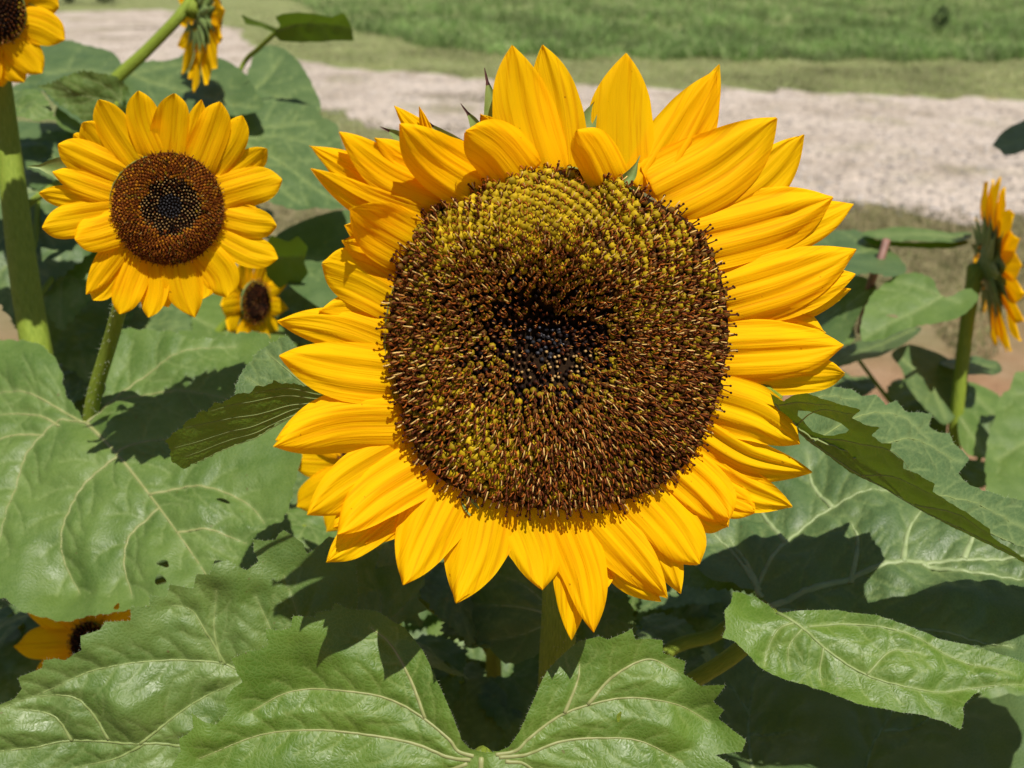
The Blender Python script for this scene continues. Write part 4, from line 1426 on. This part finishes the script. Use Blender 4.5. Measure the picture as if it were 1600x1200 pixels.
# ------------------------------------------------------------------ smaller sunflower on the left
S_O = at(262, 327, .53)
S_n = unit(unit(CAM - S_O) + np.array([.03, -.02, -.12]))
S_stem = [S_O - S_n * .022, at(205, 430, .585), at(172, 530, .635), at(140, 655, .672)]
S_base = np.array([S_stem[-1][0] - .02, S_stem[-1][1] + .03, 0])
T_S = thing('sunflower', S_base, 'smaller sunflower on the left with a rusty ring round a dark centre', 'sunflower', GR)
pmS = make_plane_map(S_O, S_n)
sc, so_ = 1 / 3.0, np.array([50, 120])
orgS = S_base
SR = 88.0
rg = np.linspace(.01, 1, 16)
A = np.linspace(0, 2 * math.pi, 48, endpoint=False)
P2 = np.stack([(262 + rg[:, None] * SR * np.cos(A)).ravel(), (326 - rg[:, None] * SR * np.sin(A)).ravel()], 1)


def s_z(f):
    f = np.asarray(f, float)
    return .0085 * (1 - f ** 4) - .0030 * np.exp(-(f / .34) ** 2)


V = pmS(P2, s_z(np.repeat(rg, 48)) - .001)
i = np.arange(15)[:, None] * 48
j = np.arange(48)[None, :]
k = (j + 1) % 48
Fq = np.stack([i + j, i + 48 + j, i + 48 + k, i + k], -1).reshape(-1, 4)
HS = mesh_obj('flower_head', V, orient(V, Fq, S_n), M_DISC, T_S, origin=orgS)
receptacle(HS, pmS, S_O, S_n, .0318, orgS)
bag = Bag()
rf = random.Random(5)
N = 1000
for q in range(N):
    f = math.sqrt((q + .5) / N)
    a = q * math.pi * (3 - 5 ** .5)
    x, y = 262 + SR * f * math.cos(a), 326 - SR * f * math.sin(a)
    p = pmS([(x, y)], [s_z(f)])[0]
    rad = unit(pmS([(262 + math.cos(a) * 50, 326 - math.sin(a) * 50)], [0])[0] - pmS([(262, 326)], [0])[0])
    dip = math.hypot(x - 266, y - 322) / SR
    kd = 'grey' if dip < .22 else ((('tan' if rf.random() < .72 else 'bud') if dip + rf.gauss(0, .04) < .50 else ('rust' if rf.random() < .9 else 'open')))
    nn = unit(S_n + rad * (.1 + .5 * f ** 3 - (.35 if f < .3 else 0)))
    floret_into(bag, p, nn, rad,   .00186 * (1.05 if kd == 'rust' else .95), kd, rf)
fl = bag.build('disc_floret', M_FLORET, HS, origin=orgS)
fl['kind'] = 'stuff'
S_PETALS = [((585, 365), (520, 210), (498, 66), 148, 0, 7, BL), ((642, 365), (655, 220), (668, 78), 158, 0, 7, BL), ((715, 375), (765, 230), (795, 106), 100, 1, 6, PT), ((775, 410), (835, 260), (882, 118), 150, 0, 6, BL),
            ((845, 430), (930, 310), (985, 182), 124, 1, 6, BL), ((870, 500), (1000, 420), (1102, 338), 118, 2, 5, BL), ((892, 560), (1030, 520), (1172, 482), 158, 0, 5, BL), ((900, 660), (1030, 690), (1147, 700), 132, 0, 5, BL),
            ((885, 745), (1020, 815), (1152, 852), 136, 0, 5, BL), ((800, 835), (880, 930), (912, 1032), 150, 0, 5, BL), ((700, 880), (722, 1000), (764, 1128), 165, 0, 5, PT), ((575, 870), (575, 1000), (545, 1128), 112, 0, 5, BL),
            ((515, 840), (455, 980), (410, 1112), 130, 0, 5, BL), ((445, 770), (345, 900), (253, 1020), 124, 0, 5, PT), ((430, 840), (350, 960), (285, 1046), 110, 1, 4, BL), ((420, 700), (305, 735), (200, 760), 160, -1, 6, BL),
            ((375, 650), (200, 680), (48, 708), 150, 0, 6, BL), ((370, 590), (200, 570), (33, 545), 100, 1, 6, BL), ((375, 540), (230, 490), (95, 445), 124, 0, 6, PT), ((415, 455), (260, 385), (122, 318), 150, 0, 6, BL),
            ((405, 410), (310, 300), (236, 215), 130, 1, 6, BL), ((490, 395), (395, 260), (312, 108), 150, 0, 7, BL), ((600, 890), (620, 1020), (640, 1080), 100, 1, 4, PT), ((770, 870), (800, 960), (800, 1040), 110, 1, 4, BL), ((520, 860), (500, 980), (480, 1060), 110, 1, 4, BL), ((880, 600), (980, 610), (1060, 630), 90, 1, 4, PT), ((380, 800), (430, 940), (440, 1020), 100, 2, 4, BL), ((250, 350), (220, 290), (195, 268), 40, 2, 4, BL)]
for q, (b, m, t, wd, lay, cup, pf) in enumerate(S_PETALS):
    b, m, t = (np.array(v) * sc + so_ for v in (b, m, t))
    V, Fq, uv = petal_grid([b + (b - m) * .15, b, m, t], wd * sc * 1.17, pf, pmS, -.003 - .003 * lay, cup * .001, -.002, .0004, 900 + q, 30, 17)
    mesh_obj('petal', V, orient(V, Fq, S_n), M_PETAL, HS, origin=orgS, uv=uv)
for q in range(16):
    a = 2 * math.pi * q / 16
    d = np.array([math.cos(a), -math.sin(a)])
    c = np.array([262, 326])
    bract_into('bract', HS, [c + d * 72, c + d * 92, c + d * 112], 34, pmS, -.019, orgS, False, S_n)
bract_into('bract', HS, [np.array((110, 268)), np.array((85, 262)), np.array((44, 260))], 40, pmS, -.016, orgS, False, S_n)
add_stem(T_S, S_stem + [S_stem[-1] + np.array([-.005, .01, -.15]), S_base], [.0048, .0048, .005, .0054, .006, .010], 12, 1700, hair_len=.0036)

L1 = [(137, 663), (122, 640), (110, 625), (105, 590), (90, 565), (72, 552), (50, 547), (20, 542), (-20, 548), (-70, 580), (-125, 650), (-150, 740), (-125, 840), (-70, 900), (0, 936), (17, 942), (42, 960), (83, 969), (108, 974), (140, 969), (167, 967), (208, 958), (270, 955), (330, 955), (375, 935), (405, 890), (430, 845), (455, 800), (468, 755), (475, 728), (472, 690), (465, 640), (450, 590), (430, 545), (417, 528), (380, 526), (340, 532), (308, 537), (280, 530), (258, 528), (230, 526), (208, 524), (190, 528), (176, 545), (170, 575), (170, 600), (162, 632), (150, 652)]
traced_leaf(T_S, L1, [[(137, 663), (185, 712), (235, 775), (290, 850), (350, 940)], [(137, 663), (118, 660), (90, 663), (45, 710), (22, 770), (0, 840), (-20, 890)], [(137, 663), (165, 640), (190, 627), (250, 618), (330, 620), (420, 650)], [(130, 662), (80, 635), (40, 618), (-20, 615)], [(95, 668), (60, 652), (0, 650), (-60, 665)], [(70, 682), (20, 685), (-40, 720), (-90, 790)], [(162, 642), (220, 595), (300, 555), (370, 545)], [(184, 711), (215, 694), (250, 688), (300, 690)], [(234, 774), (290, 762), (345, 768), (390, 790), (415, 820)],
                          [(278, 834), (330, 830), (385, 848)], [(187, 715), (135, 760), (105, 810), (95, 870), (112, 918)], [(250, 795), (205, 840), (195, 890), (208, 935)]],
            [(137, 663, .665), (345, 940, .555), (450, 620, .655)], smooth=True, teeth=3.2, tooth_len=24, spacing=3.8, mat=M_LEAF, vmat=M_VEIN_TAN, seed=31, a1=.0055, a2=.0022, vein_r=.0018, sig1=32, w1=3.4, hair=3,
            holes=[(352, 786, 9, 3.5, .15), (263, 889, 9, 5.5, .1), (259, 915, 9, 8, .3), (187, 952, 6, 4, 1.8)], bumps=[(90, 920, 60, -.012), (60, 590, 50, .006), (400, 720, 60, -.006), (300, 560, 70, .004)], wave=.0022,
            label='broad heart-shaped leaf with insect holes at left', petiole=[at(137, 663, .667), at(128, 690, .69), S_stem[-1] + np.array([-.008, .012, -.10])], pet_r=.004)

# ------------------------------------------------------------------ cropped sunflower with the thick stem, top left
TL_O = at(-18, 12, .68)
TL_n = unit((.10, -.80, .05))
TLb = at(35, 430, .74)
TL_base = np.array([TLb[0] + .01, TLb[1] + .02, 0])
T_TL = thing('sunflower', TL_base, 'tall sunflower cut off by the top left corner, on a thick pale stem', 'sunflower', GR)
h_ = generic_head(T_TL, TL_O, TL_n, .026, .026, 0, 300, 3, style='dark', inner=.25)
pmT = make_plane_map(TL_O, TL_n)
for q, (b, m, t, wd, lay) in enumerate([((12, 18), (60, 5), (92, 12), 62, 1), ((18, 30), (62, 40), (101, 62), 60, 0), ((10, 48), (35, 80), (66, 114), 56, 0), ((-5, 55), (12, 95), (38, 128), 48, 1), ((-20, 60), (-22, 100), (-15, 140), 56, 0), ((15, 5), (45, -40), (70, -70), 60, 0), ((-15, -20), (-10, -70), (-5, -110), 60, 0), ((-45, -10), (-90, -60), (-120, -90), 60, 0), ((-50, 20), (-110, 30), (-150, 35), 60, 0), ((-45, 45), (-80, 85), (-110, 110), 60, 0), ((0, 60), (-5, 100), (5, 135), 50, 2)]):
    b, m, t = map(np.array, (b, m, t))
    V, Fq, uv = petal_grid([b + (b - m) * .2, b, m, t], wd, BL, pmT, -.004 - .004 * lay, .004, -.003, .0005, 1300 + q, 26, 15)
    mesh_obj('petal', V, orient(V, Fq, TL_n), M_PETAL, h_, origin=TL_base, uv=uv)
add_stem(T_TL, [TL_O - TL_n * .012, at(-6, 90, .74), at(8, 200, .75), at(24, 330, .75), at(38, 440, .745), at(62, 580, .74), at(80, 700, .75), TL_base], [.009, .009, .0092, .0105, .0112, .0118, .012, .016], 18, 2600, n=90, hair_len=.0035)
heart_leaf(T_TL, at(190, 160, .80), at(62, 135, .80), .62, up=(-.2, -.9, .15), fold=.05, seed=51, mat=M_LEAF, stalk_to=at(30, 330, .76), label='dark shaded leaf above the smaller sunflower')
heart_leaf(T_TL, at(60, 300, .86), at(20, 500, .80), 1.2, up=(.1, -.5, 1), seed=53, mat=M_LEAF_BLUE, stalk_to=at(40, 420, .75))
heart_leaf(T_TL, at(115, 350, .88), at(95, 520, .80), 1.0, up=(.2, -.4, 1), seed=54, mat=M_LEAF, stalk_to=at(45, 480, .75))
heart_leaf(T_TL, at(10, 165, .85), at(88, 190, .80), .55, up=(0, -.5, 1), seed=55, mat=M_LEAF, stalk_to=at(10, 230, .75))
heart_leaf(T_TL, at(15, 140, 1.05), at(60, 175, 1.0), .9, up=(0, -.6, 1), seed=56, mat=M_LEAF_BLUE, stalk_to=at(5, 190, .75))

# ------------------------------------------------------------------ nodding sunflower at the top edge
ND_O = at(326, 26, .98)
ND_n = unit((.80, .58, -.20))
ND_base = np.array([at(140, 300, 1.0)[0], at(140, 300, 1.0)[1], 0])
T_ND = thing('sunflower', ND_base, 'nodding sunflower seen from the side at the top, on a slanting stalk', 'sunflower', GR)
generic_head(T_ND, ND_O, ND_n, .028, .080, 15, 160, 61, cup=.10, style='open', inner=.2, droop=.22, pet_w=.5)
add_stem(T_ND, [ND_O - ND_n * .018, at(305, -6, .98), at(285, 20, .97), at(230, 78, .97), at(170, 136, .97), at(120, 240, .98), at(100, 420, 1.0), ND_base], [.008, .0062, .0058, .006, .0068, .007, .008, .012], 12)
add2 = lambda pts, r: tube(catmull(pts, 20), np.linspace(r, r * 1.2, 20), 8)
BL = lambda outline, veins, anch, **k: traced_leaf(T_ND, outline, veins, anch, spacing=5.5, a1=.006, a2=.002, **k)
BL([(300, 175), (350, 160), (395, 152), (440, 160), (485, 168), (503, 188), (528, 205), (540, 255), (556, 300), (540, 330), (490, 333), (440, 328), (390, 300), (340, 250)], [[(370, 222), (430, 250), (500, 300), (550, 326)], [(372, 222), (440, 215), (520, 240)], [(372, 222), (420, 200), (490, 195)], [(372, 224), (420, 280), (470, 320)]], [(370, 222, 1.0), (550, 320, .90), (480, 170, 1.06)], mat=M_LEAF_BLUE, seed=71, teeth=3, tooth_len=20, label='large leaf between the smaller sunflower and the road', vein_r=.0014)
BL([(385, 160), (392, 110), (405, 85), (430, 77), (460, 95), (485, 130), (502, 172), (480, 190), (430, 195)], [[(392, 150), (440, 155), (490, 180)], [(392, 148), (420, 120), (440, 95)]], [(390, 150, 1.12), (495, 178, 1.08), (430, 80, 1.22)], mat=M_LEAF_BLUE, seed=72, teeth=2, tooth_len=20, label='upright rounded leaf against the pale gravel', vein_r=.0012)
BL([(190, 150), (196, 108), (240, 100), (275, 96), (305, 84), (332, 92), (380, 118), (402, 148), (415, 175), (380, 185), (330, 190), (250, 195), (205, 180)], [[(205, 120), (270, 140), (340, 160), (405, 172)], [(207, 120), (250, 108), (310, 100)]], [(205, 130, 1.10), (405, 170, 1.0), (310, 90, 1.12)], mat=M_LEAF_BLUE, seed=73, teeth=2, tooth_len=20, label='leaf behind the top petals of the smaller sunflower')
BL([(50, 118), (58, 85), (95, 70), (150, 80), (186, 95), (198, 140), (195, 200), (160, 215), (110, 190), (70, 150)], [[(60, 120), (120, 112), (190, 120)]], [(60, 120, 1.15), (190, 120, 1.08), (110, 72, 1.25)], mat=M_LEAF_BLUE, seed=74, teeth=2, tooth_len=20)
BL([(88, 190), (100, 165), (150, 158), (190, 165), (215, 190), (180, 215), (120, 215)], [[(95, 190), (150, 180), (205, 190)]], [(95, 190, 1.02), (205, 190, .98), (150, 160, 1.06)], mat=M_LEAF, seed=75)
BL([(20, 205), (70, 200), (140, 205), (200, 220), (190, 290), (130, 330), (60, 320), (20, 270)], [[(30, 250), (100, 250), (180, 260)]], [(30, 250, 1.15), (180, 260, 1.08), (100, 205, 1.22)], mat=M_LEAF_BLUE, seed=76)
BL([(555, 60), (548, 35), (540, 15), (520, 24), (495, 18), (470, 14), (445, 17), (433, 22), (440, 38), (428, 50), (440, 60), (470, 62), (520, 62)], [[(434, 46), (480, 36), (550, 44)]], [(434, 46, 1.02), (550, 60, 1.0), (480, 15, .985)], mat=M_LEAF, seed=77, smooth=False, label='dark leaf hanging over the mown grass', flip=True, petiole=[at(436, 46, 1.02), at(405, 75, 1.05), at(378, 104, 1.08), at(340, 200, 1.05), at(200, 400, 1.0)], pet_r=.0026, vein_r=.0013)
BL([(432, 42), (415, 36), (395, 30), (376, 22), (382, 36), (405, 40), (425, 48)], [[(432, 44), (405, 34), (380, 25)]], [(432, 44, 1.02), (378, 24, .98), (400, 40, 1.0)], mat=M_LEAF, seed=78, flip=True, smooth=False)
BL([(300, 480), (360, 470), (420, 490), (470, 520), (440, 580), (380, 600), (310, 600), (280, 540)], [[(300, 500), (370, 530), (450, 560)]], [(300, 500, .95), (450, 560, .90), (400, 480, 1.0)], mat=M_LEAF, seed=79)
BL([(430, 380), (480, 355), (560, 340), (600, 380), (590, 450), (540, 500), (470, 470), (440, 430)], [[(440, 400), (510, 410), (590, 430)]], [(440, 400, .95), (590, 430, .9), (520, 345, 1.0)], mat=M_LEAF_BLUE, seed=80)
BL([(415, 380), (430, 360), (455, 372), (470, 362), (484, 380), (478, 405), (486, 420), (470, 440), (455, 436), (440, 445), (420, 425)], [[(420, 400), (480, 400)]], [(420, 400, .88), (484, 390, .86), (450, 440, .90)], mat=M_LEAF, seed=81, smooth=False, flip=True, label='small dark ragged leaf right of the smaller sunflower')
rr_ = random.Random(81)
for q, (x, y, x2, y2, d) in enumerate([(330, 560, 470, 600, .98), (200, 500, 300, 560, .95), (130, 420, 200, 520, 1.0), (420, 440, 540, 500, 1.02), (250, 560, 180, 640, .9), (480, 520, 560, 600, .95), (540, 440, 610, 520, 1.05), (60, 220, 120, 300, 1.1), (150, 330, 210, 420, 1.1), (340, 330, 420, 380, 1.15), (110, 470, 140, 600, .92), (380, 600, 470, 690, .9)]):
    heart_leaf(T_ND, at(x, y, d), at(x2, y2, d - .06), rr_.uniform(.8, 1.1), up=(rr_.uniform(-.4, .4), rr_.uniform(-.6, .1), 1), seed=400 + q, mat=M_LEAF_BLUE if q % 2 else M_LEAF, spacing=.04, tubes=True)
# second thin stalk
V, Fs, uv = tube(catmull([at(362, 0, 1.15), at(348, 40, 1.15), at(350, 90, 1.14)], 12), [.006] * 12, 8)

# ------------------------------------------------------------------ small far flower, lower left flower, hidden flower
SF_O = at(400, 472, .90)
SF_base = np.array([SF_O[0] - .06, SF_O[1] + .04, 0])
T_SF = thing('sunflower', SF_base, 'little shaded sunflower with a dark oval disc behind the smaller sunflower', 'sunflower', GR)
generic_head(T_SF, SF_O, (.92, -.36, .05), .0215, .054, 13, 170, 91, style='dark', inner=.1, cup=.25, pet_w=.72)
add_stem(T_SF, [SF_O - unit((.70, -.68, .10)) * .010, at(358, 500, .93), at(335, 525, .93), at(312, 546, .935), at(290, 700, .95), SF_base], [.0055, .005, .0045, .0045, .006, .008], 10)

LB_O = at(138, 1006, .70)
LB_base = np.array([LB_O[0] - .02, LB_O[1] + .06, 0])
T_LB = thing('sunflower', LB_base, 'sunflower peeking out between the leaves at the lower left edge', 'sunflower', GR)
generic_head(T_LB, LB_O, (-.25, -.8, .45), .017, .072, 15, 150, 95, style='dark', inner=.1, cup=.12, pet_w=.5)
add_stem(T_LB, [LB_O + np.array([.003, .012, -.006]), LB_O + np.array([-.005, .035, -.05]), LB_base], [.006, .006, .009], 10)

HB_O = at(572, 722, .60)
HB_base = np.array([HB_O[0] - .01, HB_O[1] + .06, 0])
T_HB = thing('sunflower', HB_base, 'sunflower mostly hidden behind the left petals of the large one', 'sunflower', GR)
generic_head(T_HB, HB_O, (-.2, -.85, .3), .018, .062, 13, 120, 97, style='dark', inner=.1, cup=.05, pet_w=.6)
add_stem(T_HB, [HB_O + np.array([.003, .010, -.005]), HB_O + np.array([.0, .04, -.06]), HB_base], [.005, .005, .008], 10)

# ------------------------------------------------------------------ side-view sunflower on the right
RV_O = at(1560, 415, 1.0)
RV_n = unit((.93, -.20, .22))
RV_base = np.array([at(1485, 800, 1.02)[0], at(1485, 800, 1.02)[1], 0])
T_RV = thing('sunflower', RV_base, 'sunflower seen from the side at the right edge on a yellow-green stem', 'sunflower', GR)
generic_head(T_RV, RV_O, RV_n, .044, .100, 20, 320, 101, style='open', inner=.2, cup=.12, pet_w=.58)
add_stem(T_RV, [RV_O - RV_n * .022, at(1522, 440, 1.0), at(1512, 500, 1.0), at(1502, 580, 1.005), at(1494, 650, 1.01), at(1488, 720, 1.015), RV_base], [.010, .008, .0075, .0072, .0072, .0075, .012], 12, 900)
RL = lambda outline, veins, anch, **k: traced_leaf(T_RV, outline, veins, anch, **{**dict(spacing=5.0, a1=.004, a2=.0015, vein_r=.0011), **k})
RL([(1345, 531), (1350, 490), (1367, 460), (1397, 437), (1435, 432), (1457, 445), (1469, 464), (1484, 466), (1510, 456), (1527, 466), (1521, 482), (1495, 501), (1461, 509), (1424, 516), (1375, 533)], [[(1472, 465), (1412, 497), (1350, 529)], [(1470, 466), (1430, 450), (1400, 445)], [(1474, 466), (1500, 475)]], [(1470, 465, .89), (1350, 529, .86), (1435, 432, .92)], teeth=2.5, tooth_len=14, seed=111, label='heart-shaped leaf beside the side-view flower', holes=[(1394, 498, 9, 2, .05)], mat=M_LEAF,
   petiole=[at(1480, 468, .895), at(1508, 480, 1.0)], pet_r=.002)
RL([(1345, 372), (1372, 362), (1400, 358), (1450, 361), (1510, 365), (1518, 372), (1502, 379), (1450, 380), (1390, 380)], [[(1515, 370), (1450, 368), (1370, 370)]], [(1515, 370, 1.08), (1350, 372, 1.06), (1440, 358, 1.15)], seed=112, label='flat leaf held level behind the side-view flower', mat=M_LEAF)
RL([(1345, 374), (1390, 379), (1450, 380), (1502, 379), (1512, 384), (1480, 391), (1420, 388), (1370, 384)], [[(1505, 382), (1430, 385), (1360, 378)]], [(1505, 382, 1.075), (1350, 375, 1.055), (1440, 390, 1.045)], seed=113, mat=M_LEAF, flip=True)
RL([(1250, 372), (1326, 364), (1360, 377), (1394, 400), (1416, 426), (1390, 441), (1356, 434), (1300, 440), (1240, 420)], [[(1378, 392), (1320, 400), (1260, 400)]], [(1378, 392, 1.05), (1260, 400, 1.0), (1340, 370, 1.12)], seed=114, teeth=3, tooth_len=20, mat=M_LEAF_BLUE)
RL([(1200, 470), (1270, 440), (1337, 434), (1371, 452), (1349, 490), (1322, 539), (1290, 545), (1230, 550)], [[(1362, 448), (1300, 490), (1240, 520)]], [(1362, 448, 1.0), (1250, 530, .95), (1290, 440, 1.08)], seed=115, mat=M_LEAF_BLUE)
RL([(1240, 560), (1307, 550), (1367, 527), (1439, 514), (1416, 542), (1382, 557), (1322, 574), (1260, 590)], [[(1430, 518), (1350, 548), (1270, 565)]], [(1430, 518, 1.05), (1260, 575, 1.0), (1360, 525, 1.1)], seed=116, mat=M_LEAF_BLUE)
RL([(1390, 557), (1416, 542), (1457, 554), (1487, 576), (1510, 610), (1498, 640), (1476, 666), (1450, 647), (1416, 610), (1405, 580)], [[(1405, 560), (1450, 600), (1476, 655)]], [(1405, 560, 1.06), (1476, 655, 1.0), (1487, 576, 1.08)], seed=117, mat=M_LEAF_BLUE, label='dark pointed leaf hanging left of the yellow-green stem')
RL([(1470, 575), (1476, 568), (1525, 561), (1542, 566), (1559, 569), (1562, 586), (1514, 588)], [[(1475, 575), (1555, 575)]], [(1475, 575, 1.06), (1555, 578, 1.04), (1525, 560, 1.10)], seed=118, mat=M_LEAF_BLUE)
RL([(1505, 600), (1530, 605), (1559, 625), (1560, 645), (1540, 665), (1505, 660), (1495, 630)], [[(1510, 605), (1550, 650)]], [(1510, 605, 1.10), (1550, 650, 1.06), (1555, 610, 1.12)], seed=119, mat=M_LEAF)
RL([(1660, 560), (1600, 584), (1585, 587), (1577, 610), (1559, 629), (1551, 662), (1542, 690), (1538, 745), (1550, 800), (1640, 830), (1740, 720), (1730, 600)], [[(1690, 640), (1620, 680), (1555, 720)], [(1680, 640), (1620, 620), (1580, 620)]], [(1690, 640, .95), (1545, 720, .90), (1600, 585, 1.0)], seed=120, teeth=3, tooth_len=24, mat=M_LEAF, label='pale green leaf at the right edge below the side-view flower')
RL([(1492, 665), (1497, 652), (1512, 648), (1530, 666), (1548, 696), (1540, 718), (1510, 714), (1495, 695)], [[(1497, 655), (1520, 685), (1540, 712)]], [(1497, 655, .985), (1540, 712, .96), (1540, 670, 1.0)], seed=121, mat=M_LEAF)
V, Fs, uv = tube(catmull([at(1385, 375, .99), at(1374, 410, .985), at(1360, 445, .99), at(1345, 520, 1.02)], 14), [.0045] * 14, 8)
rl = [c for c in T_RV.children if c.name.startswith('leaf')][3]
mesh_obj('leaf_stalk', V, Fs, M_STEM_RED, rl, origin=RV_base, uv=uv)

# ------------------------------------------------------------------ leaf reaching in from the right, from a plant outside the picture
FRb = at(1700, 230, 1.26)
T_FR = thing('sunflower_plant', (FRb[0] + .05, FRb[1] + .02, 0), 'plant outside the right edge whose dark leaf tip reaches into view', 'plant')
traced_leaf(T_FR, [(1550, 228), (1562, 212), (1580, 200), (1600, 190), (1660, 176), (1700, 200), (1690, 235), (1640, 232), (1600, 238), (1583, 243), (1568, 244), (1562, 236)], [[(1690, 215), (1620, 215), (1555, 232)]], [(1690, 215, 1.25), (1555, 232, 1.20), (1600, 190, 1.30)], spacing=5, seed=131, mat=M_LEAF_BLUE, smooth=False,
            petiole=[at(1690, 215, 1.25), FRb + np.array([.05, .02, .03])], pet_r=.003)
add_stem(T_FR, [FRb + np.array([.05, .02, .12]), FRb + np.array([.05, .02, .0]), np.array(T_FR.location)], [.006, .008, .012], 10)

# ------------------------------------------------------------------ leafy plants that fill the shade below
def understory(name_label, stem_px, d, leaves, seed):
    b = at(*stem_px, d)
    base = np.array([b[0], b[1] + .05, 0])
    t = thing('sunflower_plant', base, name_label, 'plant', 'leafy plants in the shade')
    add_stem(t, [b, b * .5 + np.array([base[0], base[1], b[2]]) * .5 + (0, 0, -.15), base], [.006, .008, .012], 10)
    r = random.Random(seed)
    for q, (x, y, x2, y2, dd) in enumerate(leaves):
        heart_leaf(t, at(x, y, dd), at(x2, y2, dd - .05), r.uniform(.85, 1.1), up=(r.uniform(-.5, .5), r.uniform(-.7, .2), 1), seed=seed * 50 + q, mat=[M_LEAF_BLUE, M_LEAF][q % 2], spacing=.035,
                   stalk_to=np.array([base[0], base[1] - .02, max(.3, at(x, y, dd)[2] - .12)]), stalk_r=.003, fold=r.uniform(-.1, .2), droop=r.uniform(.05, .25), teeth=.05)
    return t


understory('leafy plant behind the gap between the bottom leaves', (770, 1000), .72, [(690, 880, 735, 1015, .66), (640, 800, 600, 900, .62), (760, 1060, 640, 1190, .70), (800, 1060, 900, 1180, .70), (700, 1040, 600, 1020, .66), (900, 930, 1000, 1020, .64), (960, 860, 1060, 930, .62), (780, 1130, 760, 1280, .74), (740, 940, 840, 1020, .66), (640, 1010, 700, 1130, .70), (1000, 980, 1100, 1080, .68), (980, 1060, 1040, 1200, .72), (880, 1040, 800, 1150, .74), (560, 960, 480, 1080, .66), (590, 880, 660, 980, .66), (1080, 860, 1180, 930, .66)], 1)
understory('leafy plant under the wide shaded leaf at right', (1150, 1060), .85, [(1080, 1000, 1040, 1130, .80), (1150, 1080, 1100, 1230, .82), (1250, 1050, 1330, 1190, .86), (1400, 1090, 1500, 1230, .86), (1100, 900, 1000, 960, .86), (1560, 1050, 1680, 1160, .88), (1300, 940, 1420, 1050, .92), (1500, 960, 1620, 1060, .92), (1180, 860, 1090, 930, .94)], 2)
understory('leafy plant in the shade at far left', (60, 1000), .85, [(40, 990, -60, 1080, .82), (120, 1000, 60, 1120, .84), (0, 930, -100, 960, .86), (420, 800, 520, 860, .80), (400, 720, 500, 790, .84), (330, 700, 260, 820, .88), (560, 780, 600, 880, .84), (100, 620, 180, 720, .88), (150, 560, 110, 640, .9), (-20, 1000, 60, 1120, .80), (60, 1060, 0, 1180, .84), (180, 960, 120, 1080, .78), (20, 960, -80, 1060, .78), (480, 820, 420, 920, .74)], 3)

r4 = random.Random(44)
lv = []
for iy in range(4):
    for ix in range(10):
        x, y = -80 + ix * 185 + 90 * (iy % 2) + r4.uniform(-40, 40), 810 + iy * 130 + r4.uniform(-30, 30)
        lv.append((x, y, x + r4.uniform(-150, 150), y + r4.uniform(90, 170), 1.02 - iy * .03))
understory('low leafy plant covering the soil under the other leaves', (820, 1120), 1.0, lv, 4)

r4 = random.Random(45)
lv = []
for iy in range(4):
    for ix in range(8):
        x, y = 520 + ix * 100 + 50 * (iy % 2) + r4.uniform(-30, 30), 850 + iy * 95 + r4.uniform(-25, 25)
        lv.append((x, y, x + r4.uniform(-110, 110), y + r4.uniform(90, 150), .90 - iy * .02))
understory('dark leafy plant filling the gap behind the thick stem', (930, 1150), .9, lv, 5)

heart_leaf(T_FR, at(1700, 215, 1.25) + np.array(SUN) * .24, at(1530, 240, 1.20) + np.array(SUN) * .24 + np.array([.0, -.03, 0]), 1.1, seed=611, stalk_to=FRb + np.array([.05, .02, .11]), label='leaf above the picture edge that shades the one below')  # added out of view, blocks the sun from the leaf tip
r5 = random.Random(9)
for q, (x, y, x2, y2, d) in enumerate([(1420, 640, 1480, 700, 1.12), (1330, 590, 1260, 640, 1.15), (1470, 610, 1400, 680, 1.18), (1560, 640, 1600, 720, 1.15), (1500, 720, 1450, 800, 1.1), (1540, 720, 1620, 780, 1.12), (1300, 500, 1230, 560, 1.15)]):
    heart_leaf(T_RV, at(x, y, d), at(x2, y2, d - .05), r5.uniform(.7, 1.0), up=(r5.uniform(-.4, .4), r5.uniform(-.6, .1), 1), seed=700 + q, mat=M_LEAF_BLUE if q % 2 else M_LEAF, spacing=.04, stalk_to=np.array([RV_base[0], RV_base[1], at(x, y, d)[2] - .1]))

heart_leaf(T_TL, at(0, 330, .75) + np.array(SUN) * .33, at(60, 520, .74) + np.array(SUN) * .33, 1.3, seed=621, stalk_to=at(-30, 60, .74) + np.array([-.02, -.01, .12]), label='leaf above the picture edge that shades the thick stem')  # unseen leaf, put in to keep sunlight off the stem
